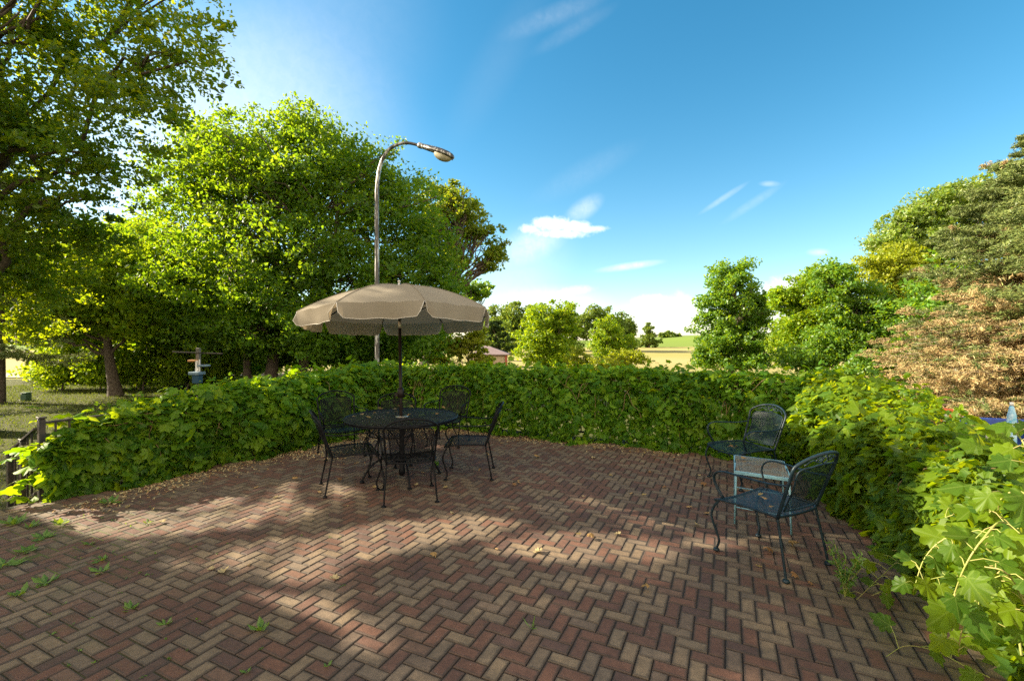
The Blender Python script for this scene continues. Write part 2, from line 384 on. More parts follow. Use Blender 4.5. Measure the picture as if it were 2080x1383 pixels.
def mat_field():
    m, t = new_mat('hay_field'); oc = t.node('ShaderNodeTexCoord').outputs['Object']
    s = t.node('ShaderNodeSeparateXYZ', inp={0: oc})
    n = t.noise(oc, .06, 4, .6); stretch = t.node('ShaderNodeMapping', inp={0: oc, 'Scale': (.05, .9, 1)}).outputs[0]
    st = t.noise(stretch, 1., 4, .6)
    yy = t.m('ADD', s.outputs[1], t.m('MULTIPLY', t.m('SUBTRACT', n, .5), 16.))
    c = t.ramp(t.node('ShaderNodeMapRange', inp={0: yy, 1: 30., 2: 230.}).outputs[0],
               [(0., (.17, .17, .04)), (.06, (.27, .23, .09)), (.15, (.35, .29, .13)), (.24, (.27, .25, .08)), (.32, (.34, .285, .12)), (.41, (.32, .27, .10)),
                (.43, (.12, .19, .03)), (.66, (.12, .20, .025)), (.85, (.10, .17, .03)), (1., (.09, .13, .04))])
    c = t.mix(t.m('MULTIPLY', st, .45), c, (.22, .22, .06))
    p = t.node('ShaderNodeBsdfPrincipled', inp={'Base Color': c, 'Roughness': .95, 'Specular IOR Level': .1})
    finish(t, p.outputs[0]); return m
M['field'] = mat_field()
M['track'] = principled('dirt_track', (.40, .30, .22), .95, c2=(.34, .26, .19), nscale=.6)
def mat_fabric():
    m, t = new_mat('umbrella_cloth'); oc = t.node('ShaderNodeTexCoord').outputs['Object']
    w1 = t.node('ShaderNodeTexWave', inp={'Scale': 130., 'Distortion': .6}); t.l.new(oc, w1.inputs['Vector'])
    n = t.noise(oc, 2.2, 5, .6); n2 = t.noise(oc, 12., 4, .7)
    c = t.mix(n, (.40, .365, .295), (.27, .245, .20)); c = t.mix(t.m('MULTIPLY', n2, .35), c, (.24, .20, .14))
    d = t.node('ShaderNodeBsdfDiffuse', inp={'Color': c, 'Roughness': .5})
    tl = t.node('ShaderNodeBsdfTranslucent', inp={'Color': (.42, .33, .21, 1)})
    bp = t.node('ShaderNodeBump', inp={'Strength': .12, 'Distance': .003, 'Height': t.m('ADD', w1.outputs[1], t.m('MULTIPLY', n2, 1.5))})
    t.l.new(bp.outputs[0], d.inputs['Normal'])
    mx = t.node('ShaderNodeMixShader', inp={0: .26, 1: d.outputs[0], 2: tl.outputs[0]})
    finish(t, mx.outputs[0]); return m
M['fabric'] = mat_fabric()
def mat_lamp():
    m, t = new_mat('peeling_paint'); oc = t.node('ShaderNodeTexCoord').outputs['Object']
    mp = t.node('ShaderNodeMapping', inp={0: oc, 'Scale': (9., 9., 1.6)}).outputs[0]
    f = t.noise(mp, 1.3, 6, .72, .4)
    f = t.node('ShaderNodeMapRange', inp={0: f, 1: .51, 2: .56}).outputs[0]
    g = t.noise(mp, 9., 4, .7)
    c = t.mix(f, (.055, .05, .046), (.50, .50, .48)); c = t.mix(t.m('MULTIPLY', g, .35), c, (.20, .185, .165))
    p = t.node('ShaderNodeBsdfPrincipled', inp={'Base Color': c, 'Roughness': .42, 'Metallic': .35}); finish(t, p.outputs[0]); return m
M['lamp_metal'] = mat_lamp()

# ------------------------------------------------------------------ terrain
def smooth(a, b, x):
    t = np.clip((x-a)/(b-a), 0, 1); return t*t*(3-2*t)
def terrain(x, y):
    x = np.asarray(x, float); y = np.asarray(y, float)
    z = -.50 - .05*smooth(8, 16, y) - .75*smooth(20, 50, y)
    z = z + smooth(45, 185, y)*(2.75 + 3.0*smooth(38, 92, x) - 1.5*smooth(0, -80, x))
    z = z - 3.0*smooth(215, 420, y)
    z = z + .25*np.sin(x*.043+1.2)*np.sin(y*.037)*smooth(25, 60, y)
    return z
def build_ground():
    xs = np.concatenate([[-3000, -1500, -800, -450], np.linspace(-300, 300, 121), [450, 800, 1500, 3000]])
    ys = np.concatenate([[-1500, -400, -100], np.linspace(-30, 30, 41), np.linspace(33, 260, 90), [280, 320, 400, 520, 800, 1500, 4000]])
    X, Y = np.meshgrid(xs, ys); Z = terrain(X, Y)
    nx, ny = len(xs), len(ys)
    v = np.stack([X.ravel(), Y.ravel(), Z.ravel()], 1)
    i, j = np.meshgrid(np.arange(nx-1), np.arange(ny-1)); k = (j*nx+i).ravel()
    f = np.stack([k, k+1, k+1+nx, k+nx], 1)
    cy = v[f].mean(1)[:, 1]
    cx = v[f].mean(1)[:, 0]
    mi = (cy > 27+0*cx).astype(int)
    o = link('ground', np_mesh('ground', v, f, smooth=True, matidx=mi), [M['lawn'], M['field']])
    tag(o, kind='structure')
    # pale dirt track crossing the far left of the lawn
    pts = [(-60, 37), (-40, 33.5), (-29, 30.5), (-22, 31.5), (-14, 36), (-6, 45)]
    vs = []; sp = spline([(a, b, 0) for a, b in pts], 50)
    for q, p in enumerate(sp):
        tn = nrm(sp[min(q+1, len(sp)-1)]-sp[max(q-1, 0)]); n = np.array([-tn[1], tn[0], 0])
        for w in (-2.6, -.9, .9, 2.6):
            r = p+n*w; vs.append((r[0], r[1], float(terrain(r[0], r[1]))+.05))
    k = len(sp); f = [(a*4+b, a*4+b+1, a*4+5+b, a*4+4+b) for a in range(k-1) for b in range(3)]
    tag(link('track', np_mesh('track', np.array(vs), np.array(f), smooth=True), M['track']), kind='structure')
build_ground()

# patio outline in its own axes: railing corners
PA = np.array([-4.86, 4.70, 0.])           # end post of the left railing
PB = np.array([-.18, 8.43, 0.])            # a point of the far railing
PR = np.array([2.50, 2.20, 0.])            # a point of the right railing
sU = float(np.dot(PB-PA, U)); C1 = PA + U*sU
tR = float(np.dot(PR-PA, V)); C2 = C1 + V*tR
EN = C2 - U*7.2                            # near end of the right railing, beside the camera
def build_patio():
    L = .1665; W = L/2; gap = .0052; ch = .0045
    org = np.array([.4759, 2.395, 0.]) - U*W
    rng = np.random.default_rng(3)
    a0, b0 = np.meshgrid(np.arange(-130, 100), np.arange(-100, 140)); a0 = a0.ravel(); b0 = b0.ravel()
    k = (a0+b0) % 4
    rects = []
    for sel, (w, h) in ((k == 0, (2, 1)), (k == 2, (1, 2))):
        A, B = a0[sel], b0[sel]
        rects.append(np.stack([A*W, B*W, np.full(len(A), w*W), np.full(len(A), h*W)], 1))
    r = np.concatenate(rects)
    cen = org[None] + (r[:, 0]+r[:, 2]/2)[:, None]*V + (r[:, 1]+r[:, 3]/2)[:, None]*U
    rel = cen - PA; pu = rel@U; pv = rel@V
    ok = (pv > .0) & (pv < tR+.02) & (pu < sU+.02) & (cen[:, 1] > -1.6) & (pu > -9.)
    r = r[ok]; n = len(r); cen = cen[ok]
    hw = r[:, 2]/2-gap/2-rng.uniform(0, .0012, n); hh = r[:, 3]/2-gap/2-rng.uniform(0, .0012, n)
    dz = rng.normal(0, .0011, n) + .006*np.sin(cen[:, 0]*1.3)*np.sin(cen[:, 1]*1.1+.5); tx = rng.normal(0, .008, n); ty = rng.normal(0, .008, n); an = rng.normal(0, .006, n)
    vs = np.zeros((n, 12, 3))
    for q, (i, j) in enumerate(((-1, -1), (1, -1), (1, 1), (-1, 1))):
        for lvl, (ins, z) in enumerate(((0, -.05), (0, -ch), (ch, 0))):
            x = i*(hw-ins); y = j*(hh-ins)
            x2 = x*np.cos(an)-y*np.sin(an); y2 = x*np.sin(an)+y*np.cos(an)
            zz = z + dz + (tx*x+ty*y if lvl else 0)
            vs[:, lvl*4+q] = cen + x2[:, None]*V + y2[:, None]*U + np.stack([0*zz, 0*zz, zz], 1)
    base = np.array([(8, 9, 10, 11)] + [(l*4+j, l*4+(j+1) % 4, l*4+4+(j+1) % 4, l*4+4+j) for l in range(2) for j in range(4)])
    f = (base[None] + (np.arange(n)*12)[:, None, None]).reshape(-1, 4)
    lay = np.zeros((n, 12, 2)); lay[:, 8:] = ch*.3
    # the top face is inset into a ring of four quads so that each point knows its distance from the brick's edge
    ins = np.minimum(hw, hh)[:, None]
    tv = np.zeros((n, 4, 3)); 
    for q, (i, j) in enumerate(((-1, -1), (1, -1), (1, 1), (-1, 1))):
        x = i*(hw-.030); y = j*(hh-.030); x2 = x*np.cos(an)-y*np.sin(an); y2 = x*np.sin(an)+y*np.cos(an)
        tv[:, q] = cen + x2[:, None]*V + y2[:, None]*U; tv[:, q, 2] += dz + tx*x+ty*y
    vs = np.concatenate([vs, tv], 1); lay = np.concatenate([lay, np.full((n, 4, 2), .030)], 1)
    base = np.concatenate([[(12, 13, 14, 15)], [(8+j, 8+(j+1) % 4, 12+(j+1) % 4, 12+j) for j in range(4)], base[1:]])
    f = (base[None] + (np.arange(n)*16)[:, None, None]).reshape(-1, 4)
    o = link('patio', np_mesh('patio', vs.reshape(-1, 3), f, uv=lay.reshape(-1, 2)), M['brick']); tag(o, kind='structure')
    # bedding slab with its retaining edge
    mb = MB(); e = .0
    q = [PA-U*9+V*-.06, PA+U*(sU+.08)-V*.06, C2+U*.08+V*.06, EN-U*2+V*.06]
    top = [p+np.array([0, 0, -.0085]) for p in q]; bot = [p+np.array([0, 0, -1.2]) for p in q]
    mb.add(top+bot, [(0, 3, 2, 1), (4, 5, 6, 7), (0, 1, 5, 4), (1, 2, 6, 5), (2, 3, 7, 6), (3, 0, 4, 7)])
    tag(mb.build('patio_bed', M['joint']), kind='structure')
    for p0, p1 in ((PA-U*9, C1+U*.1), (C1-V*.1, C2+V*.1)):
        pass
build_patio()

# ------------------------------------------------------------------ foliage generators
CARVE = []      # (point, radius): sight lines to the sun kept open through the crowns
def carve_mask(P, rng, jitter=.18):
    keep = np.ones(len(P), bool)
    for c, r in CARVE:
        d = P - c; s = d@TO_SUN
        q = np.linalg.norm(d - s[:, None]*TO_SUN, axis=1)
        keep &= ~((s > .8) & (q < r*(1+rng.normal(0, jitter, len(P)))))
    return keep

def leaf_quads(P, N, D, size, fold=.25, width=.55):
    """folded diamond leaves: centre P, normal N, pointing D"""
    n = len(P); D = nrm(D - N*np.sum(D*N, 1, keepdims=True)); S = np.cross(N, D)
    s = size[:, None]
    b = P - D*s*.5; tip = P + D*s*.5
    l = P - S*s*width*.5 - N*s*fold*.3 + D*s*.05; r = P + S*s*width*.5 - N*s*fold*.3 + D*s*.05
    v = np.stack([b, l, tip, r], 1).reshape(-1, 3)
    o = (np.arange(n)*4)[:, None]
    f = np.concatenate([o+np.array([[0, 2, 1]]), o+np.array([[0, 3, 2]])], 1).reshape(-1, 3)
    return v, f

GRAPE = [(0, 0), (-.16, -.14), (-.36, -.10), (-.34, .10), (-.56, .22), (-.40, .40), (-.42, .62), (-.20, .66), (0, 1.0),
         (.20, .66), (.42, .62), (.40, .40), (.56, .22), (.34, .10), (.36, -.10), (.16, -.14)]
def lobed(fine):
    if not fine: return np.array(GRAPE)
    out = []
    g = GRAPE + [GRAPE[0]]
    for i in range(len(GRAPE)):
        a, b = np.array(g[i]), np.array(g[i+1]); out.append(a)
        if i not in (0, len(GRAPE)-1):
            m = (a+b)/2; d = b-a; n = np.array([d[1], -d[0]])
            out += [a+d*.30-n*.10, m+n*-.02 + n*.10*(-1), a+d*.78+n*.02]
    return np.array(out)
def leaf_lobed(P, N, D, size, rng, fine=False, cup=.5):
    """vine leaves: P is the petiole end, D points to the tip"""
    O = lobed(fine); n = len(P); k = len(O)
    D = nrm(D - N*np.sum(D*N, 1, keepdims=True)); S = np.cross(D, N)
    c = np.array([0, .22]); loc = np.concatenate([[c], O]); k1 = k+1
    x = loc[:, 0][None]*rng.uniform(.85, 1.12, (n, 1)); y = loc[:, 1][None]*np.ones((n, 1))
    cu = cup*rng.uniform(.3, 1.5, (n, 1)); tw = rng.normal(0, .18, (n, 1))
    z = -cu*(np.abs(x)**1.6)*1.2 - cu*.45*(y-.2)**2 + .06*np.sin(x*9+y*7+rng.uniform(0, 6, (n, 1)))*(np.hypot(x, y) > .3) + tw*x*.6
    s = size[:, None, None]
    v = P[:, None] + s*(x[..., None]*S[:, None] + y[..., None]*D[:, None] + z[..., None]*N[:, None])
    tri = np.array([(0, 1+i, 1+(i+1) % k) for i in range(k)])
    f = (tri[None] + (np.arange(n)*k1)[:, None, None]).reshape(-1, 3)
    uv = np.tile(loc, (n, 1))
    return v.reshape(-1, 3), f, uv

def limb(mb, a, b, r0, r1, rng, sag=.0, n=7, wob=.05, sides=6):
    a = np.array(a, float); b = np.array(b, float); L = np.linalg.norm(b-a)
    pts = []
    w = rng.normal(0, wob*L, (n+1, 3)); 
    for i in range(n+1):
        t = i/n; p = a*(1-t)+b*t
        p = p + np.array([0, 0, -sag*L*math.sin(math.pi*t)]) + w[i]*math.sin(math.pi*t)
        pts.append(p)
    mb.tube(pts, [r0*(1-i/n)+r1*i/n for i in range(n+1)], sides, cap=False)
    return pts

def tree(name, label, base, lobes, nleaf, size, mat, seed, cluster=None, trunk_r=None, top=None, group=None, stems=None,
         flat=.55, limbs=26, up=.5, depth=.85, shell=.45, cat='tree', droop=0., forks=True, bark=None, carve=True, width=.6):
    """lobes: (px, py, rx px, ry px, distance): ellipsoids of the crown"""
    rng = np.random.default_rng(seed)
    base = np.array(base, float)
    E = []
    for (cx, cy, rx, ry, Y) in lobes:
        c = at(cx, cy, Y); E.append((c, np.array([rx/F*Y, max(rx, ry)*depth/F*Y, ry/F*Y])))
    vol = np.array([e[1].prod()**.72 for e in E]); vol /= vol.sum()
    H = max(e[0][2]+e[1][2] for e in E) - base[2]
    cl = cluster or H*.055
    ncl = max(12, int(nleaf/55))
    pick = rng.choice(len(E), ncl, p=vol)
    d = nrm(rng.normal(size=(ncl, 3))); rad = rng.uniform(0, 1, ncl)**shell
    rad = np.minimum(rad, .97) + rng.normal(0, .045, ncl)
    C = np.array([E[i][0] for i in pick]) + d*rad[:, None]*np.array([E[i][1] for i in pick])
    # irregular outline: knock out clusters with a coarse 3-D wave field, so sky shows through
    ph = rng.uniform(0, 6, 6); fr = 2*math.pi/(H*.30)
    fld = np.sin(C[:, 0]*fr+ph[0])*np.sin(C[:, 1]*fr+ph[1])*np.sin(C[:, 2]*fr*1.3+ph[2]) + .5*np.sin(C[:, 0]*fr*2.3+ph[3])*np.sin(C[:, 2]*fr*2.1+ph[4])
    C = C[(fld > -.62) | (rng.uniform(size=ncl) < .25)]
    C = C[C[:, 2] > terrain(C[:, 0], C[:, 1])+.25]
    ncl = len(C)
    per = max(8, int(nleaf/ncl))
    cr = cl*rng.uniform(.55, 1.45, ncl)
    g = rng.normal(size=(ncl, per, 3)); g = g/np.linalg.norm(g, axis=2, keepdims=True)*rng.uniform(0, 1, (ncl, per, 1))**.5
    tilt = rng.normal(0, .30, (ncl, 2))
    off = g*cr[:, None, None]*np.array([1., 1., flat])
    off[..., 2] += off[..., 0]*tilt[:, None, 0] + off[..., 1]*tilt[:, None, 1]
    if droop: off[..., 2] -= droop*np.hypot(off[..., 0], off[..., 1])**2/cr[:, None]
    P = (C[:, None]+off).reshape(-1, 3)
    if carve and CARVE: P = P[carve_mask(P, rng)]
    n = len(P)
    cc = np.mean([e[0] for e in E], 0)
    N = nrm(rng.normal(size=(n, 3)) + np.array([0, 0, up]) + .35*nrm(P-cc))
    D = rng.normal(size=(n, 3)) + np.array([0, 0, -.5])
    v, f = leaf_quads(P, N, D, size*np.clip(rng.lognormal(-.05, .3, n), .4, 1.7), width=width)
    t = empty(name, base, label, cat, group)
    link('crown', np_mesh('crown', v-base, f), mat, t)
    # trunk and limbs
    mb = MB(); tr = trunk_r or H*.02
    cbot = min(e[0][2]-e[1][2] for e in E)
    ctop = np.array(top, float) if top is not None else np.array([cc[0], cc[1], cc[2]+.35*(base[2]+H-cc[2])])
    trunks = []
    for (bx, tx, k) in (stems or [(0., 0., 1.)]):
        b = base + np.array([bx, 0, -.15]); e = ctop + np.array([tx, 0, 0])
        n_ = 9; pts = []
        w = np.cumsum(rng.normal(0, .012*H, (n_+1, 2)), 0)
        for i in range(n_+1):
            q = i/n_; p = b*(1-q)+e*q; pts.append(p+np.array([w[i, 0]*q, w[i, 1]*q, 0]))
        rs = [tr*k*(1-.88*i/n_)*(1+.35*math.exp(-i*1.6)) for i in range(n_+1)]
        mb.tube(pts, rs, 9, cap=False); trunks.append((pts, rs))
    if ncl:
        order = rng.permutation(ncl)[:limbs]
        for i in order:
            pts, rs = trunks[int(rng.integers(len(trunks)))]
            q = int(np.clip(rng.integers(3, len(pts)), 1, len(pts)-1))
            hz = C[i][2]-base[2]; a = min(range(len(pts)), key=lambda k: abs((pts[k][2]-base[2])-hz*.62)); a = max(2, min(a, len(pts)-1))
            st = pts[a]
            mid = limb(mb, st, C[i], rs[a]*.42, .010+.0010*H, rng, sag=-.06 if not droop else -.12, wob=.045, sides=5)
            if forks:
                near = np.argsort(np.linalg.norm(C-C[i], axis=1))[1:4]
                for j in near: limb(mb, mid[4], C[j], rs[a]*.24, .006+.0006*H, rng, wob=.05, n=5, sides=4)
    mb2 = mb; mb2.v = [tuple(np.array(p)-base) for p in mb2.v]
    mb2.build('trunk', bark or M['bark'], t)
    return t

# ------------------------------------------------------------------ sunny openings in the left-hand crowns
def opening(px, py, r, z=0.): CARVE.append((gp(px, py, z), r*1.18))
for q in [(120, 1042, .3), (180, 1046, .34), (250, 1050, .34), (320, 1046, .34), (390, 1048, .34), (450, 1040, .32), (510, 1032, .3), (575, 1020, .26), (640, 1002, .24), (700, 988, .2),
          (560, 1135, .22), (620, 1122, .24), (680, 1112, .24), (740, 1098, .22), (800, 1086, .22), (860, 1080, .2), (920, 1070, .2), (975, 1060, .17), (620, 1165, .15),
          (690, 905, .2), (735, 902, .2), (655, 922, .18), (770, 915, .16),
          (1090, 1112, .19), (1140, 1108, .22), (1190, 1106, .24), (1245, 1106, .22), (1290, 1112, .15), (1490, 1078, .14), (1440, 1100, .12), (550, 1250, .2), (590, 1275, .18), (620, 1300, .16)]:
    opening(*q)

for s_, z_, r_ in ((.3, .8, .28), (.9, .95, .30), (1.5, 1.02, .28), (2.2, 1.08, .22), (3.1, 1.1, .25), (4.3, 1.15, .2)):
    CARVE.append((PA+U*s_+V*.0+[0, 0, z_], r_))
for s_, r_ in ((.6, .2), (1.4, .16), (2.6, .24), (3.3, .2), (4.6, .25), (5.4, .2), (6.4, .25)):
    CARVE.append((C1+V*s_+[0, 0, 1.15], r_))
for s_, o_, z_, r_ in ((.2, 0, 1.1, .5), (.8, .2, 1.05, .6), (1.5, .2, 1., .6), (2.1, .3, .9, .5), (2.8, .4, .85, .35), (3.6, .3, .85, .3), (4.2, .1, .8, .5), (4.8, .1, .65, .55), (4.5, -.1, .4, .3), (4.3, -.3, .6, .5), (3.9, -.2, .7, .4), (.9, -.4, .8, .45), (1.6, -.4, .75, .35), (.2, -.5, .7, .3)):
    CARVE.append((C2-U*s_+V*o_+[0, 0, z_], r_))
for q_, r_ in (((-2.3, 5.2, 2.1), .45), ((-2.0, 4.8, 2.1), .35), ((-1.9, 5.6, 2.2), .3), ((-1.6, 5.0, 2.25), .15), ((-3.05, 10.3, 5.3), .5), ((2.6, 5.3, .6), .12)):
    CARVE.append((np.array(q_), r_))

# ------------------------------------------------------------------ house out of frame to the left (its eave shades the near bricks)
def build_house():
    sd = nrm(np.array([-TO_SUN[0], -TO_SUN[1], 0]))
    K = np.array([-1.0, 2.62, 0.]) - U*.38 - sd*(5.0/math.tan(R(SUN_EL)))
    t = empty('house', K, 'beige sided two storey house with a gable roof beside the patio steps', 'house')
    g0, eave, ridge = -.6, 5.1, 7.3
    a, b = -V, -U      # depth toward the camera side, length away to the left
    Ld, Ll = 5.0, 6.0
    def w(i, j, z): return i*a + j*b + np.array([0, 0, z])
    mb = MB()
    mb.add([w(0, 0, g0), w(Ld, 0, g0), w(Ld, Ll, g0), w(0, Ll, g0), w(0, 0, eave), w(Ld, 0, eave), w(Ld, Ll, eave), w(0, Ll, eave), w(0, Ll/2, ridge), w(Ld, Ll/2, ridge)],
           [(0, 1, 5, 4), (1, 2, 6, 9, 5), (2, 3, 7, 6), (3, 0, 4, 8, 7)])
    mb.build('wall', M['siding'], t)
    r = MB(); o = .4; k = (ridge-eave)/(Ll/2)
    for j0, j1 in ((-o, Ll/2), (Ll/2, Ll+o)):
        za = eave + k*(min(j0, Ll-j0))+.02 if j0 < Ll/2 else ridge+.02; zb = ridge+.02 if j0 < Ll/2 else eave-k*o+.02
        q = [w(-.05, j0, za), w(Ld+o, j0, za), w(Ld+o, j1, zb), w(-.05, j1, zb)]
        r.add(q+[p+np.array([0, 0, .14]) for p in q], [(0, 1, 2, 3), (7, 6, 5, 4), (0, 4, 5, 1), (1, 5, 6, 2), (2, 6, 7, 3), (3, 7, 4, 0)])
    r.build('roof', M['roofing'], t)
    for (i, z) in ((2., 3.6), (5., 3.6), (7.3, 1.2), (3.2, 1.2)):
        f = MB(); f.box(w(i, -.03, z), 1.1, .1, 1.4, a, b); fo = f.build('window', M['trim_white'], t)
        p = MB(); p.box(w(i, -.085, z), .9, .03, 1.2, a, b); p.build('pane', M['window_glass'], fo)
build_house()

# ------------------------------------------------------------------ trees
def tb(px, Y): 
    X = (px-CX)/F*Y; return np.array([X, Y, float(terrain(X, Y))])
# big maple overhead on the left
tree('maple_tree', 'huge maple with dark limbs overhanging the patio at upper left', np.array([-12.6, 10.6, -.55]),
     [(60, 60, 300, 130, 9.5), (330, 60, 130, 90, 9), (420, 130, 66, 62, 8.6), (240, 170, 190, 120, 9), (60, 260, 190, 130, 10), (310, 210, 70, 60, 8.8), (200, 330, 150, 100, 9.5),
      (60, 420, 130, 100, 10.5), (20, 520, 70, 80, 11), (-200, 250, 220, 300, 11), (120, 420, 70, 50, 9.6), (-100, -150, 420, 160, 10), (250, -120, 200, 120, 9.4), (60, 560, 130, 110, 11), (180, 480, 90, 60, 10.5), (330, 330, 60, 60, 9.2), (60, 660, 80, 40, 11.5), (-370, 60, 420, 330, 8.6), (-620, -20, 420, 330, 9.4), (-330, -330, 420, 260, 9.0), (-700, 200, 300, 200, 10.5), (-1629, -800, 700, 520, 4.5), (-900, -560, 480, 400, 5.2), (-1250, -1000, 480, 340, 4.4), (-1000, -90, 480, 400, 5.6), (-400, 330, 380, 210, 8.0), (-560, 150, 330, 260, 7.0)],
     270000, .105, M['maple'], 11, cluster=.36, trunk_r=.34, top=at(-60, 60, 10.5), flat=.45, limbs=60, up=.9, droop=.35, shell=.75)
# the wood on the left
wood = 'trees of the wood behind the lawn'
def wt(px, Y, lobes, n, sd, mat='shade_tree', lab='', **k):
    tree('wood_tree', lab, tb(px, Y), lobes, n, k.pop('size', .15), M[mat], sd, group=wood, **k)
wt(228, 18, [(170, 590, 150, 105, 18), (110, 620, 90, 60, 18), (260, 620, 90, 70, 17.5), (300, 540, 90, 80, 18.5)], 44000, 21, 'lime_tree', lab='leaning dark trunked tree nearest the lawn edge at left', trunk_r=.22, limbs=40, stems=[(.15, -.5, 1.)])
wt(285, 21, [(285, 560, 100, 120, 21), (320, 660, 80, 60, 20)], 28000, 22, lab='slim straight trunked tree second from the lawn edge', trunk_r=.15)
wt(332, 23, [(350, 600, 120, 130, 23), (380, 680, 80, 50, 22)], 28000, 23, lab='slim tree of the wood left of the bird feeder', trunk_r=.15)
wt(437, 22, [(430, 600, 110, 120, 22), (440, 690, 90, 40, 21)], 28000, 24, lab='dark tree of the wood just behind the bird feeder', trunk_r=.17)
wt(100, 24, [(60, 560, 120, 100, 26), (160, 520, 90, 70, 26), (80, 640, 110, 60, 26)], 26000, 25, 'lime_tree', lab='sunlit tree of the wood behind the pine trunk', trunk_r=.16, size=.18)
wt(260, 30, [(240, 600, 200, 140, 32), (420, 620, 150, 120, 32), (250, 500, 120, 60, 32)], 40000, 26, 'lime_tree', lab='bright backlit tree deep in the wood', trunk_r=.2, size=.22)
wt(150, 26, [(180, 740, 110, 40, 25), (330, 745, 120, 32, 26)], 9000, 27, 'lime_tree', lab='low yellow green thicket under the wood', trunk_r=.06, size=.17, cat='bush', limbs=20)
for i, (px, Y, lobes, n, mt, lab) in enumerate([
    (420, 24, [(420, 700, 90, 45, 24), (350, 730, 70, 30, 23)], 12000, 'shade_tree', 'leafy thicket behind the bird feeder post'),
    (600, 24, [(580, 700, 100, 50, 22), (680, 715, 80, 40, 22)], 14000, 'shade_tree', 'dark thicket under the broad rounded tree'),
    (820, 24, [(800, 705, 90, 45, 22), (880, 690, 50, 50, 23)], 12000, 'field_tree', 'green thicket behind the lamp post foot'),
    (120, 27, [(140, 715, 60, 60, 27), (250, 720, 110, 60, 27), (380, 730, 100, 50, 27), (500, 720, 80, 50, 27), (120, 765, 70, 30, 26), (210, 765, 80, 30, 26), (300, 770, 80, 30, 26)], 44000, 'lime_tree', 'sunlit thicket at the far edge of the lawn')]):
    tree('thicket_bush', lab, tb(px, Y), lobes, n, .17, M[mt], 400+i, group='thickets under the wood', trunk_r=.05, limbs=14, cat='bush', cluster=.5, shell=.6)
tree('thicket_bush', 'long sunlit thicket between the wood and the field beyond', tb(260, 40), [(110, 715, 50, 50, 40), (170, 705, 60, 66, 40), (240, 700, 60, 70, 40), (310, 705, 60, 66, 40), (380, 700, 60, 70, 40), (450, 705, 60, 66, 40), (530, 705, 60, 66, 40), (620, 700, 70, 66, 40), (720, 700, 70, 60, 40)],
     52000, .26, M['lime_tree'], 410, group='thickets under the wood', trunk_r=.08, limbs=20, cat='bush', cluster=.8, shell=.6, depth=.5)
for i, (px, lobes, lab) in enumerate([
    (125, [(120, 755, 50, 46, 20), (150, 700, 50, 50, 20.5)], 'sunny bush nearest the pine at the edge of the lawn'),
    (205, [(205, 750, 56, 50, 20), (200, 690, 50, 46, 21)], 'sunny bush at the foot of the leaning dark trunk'),
    (290, [(290, 745, 60, 50, 20.5), (310, 690, 60, 50, 21)], 'sunny bush between the slim trunks left of the bird feeder'),
    (375, [(375, 740, 60, 48, 20.5), (440, 735, 60, 46, 21)], 'sunny bush under the trees beside the bird feeder')]):
    tree('undergrowth_bush', lab, tb(px, 20), lobes, 11000, .14, M['lime_tree'], 430+i, group='undergrowth bushes along the wood edge', trunk_r=.04, limbs=16, cat='bush', cluster=.42, shell=.6)
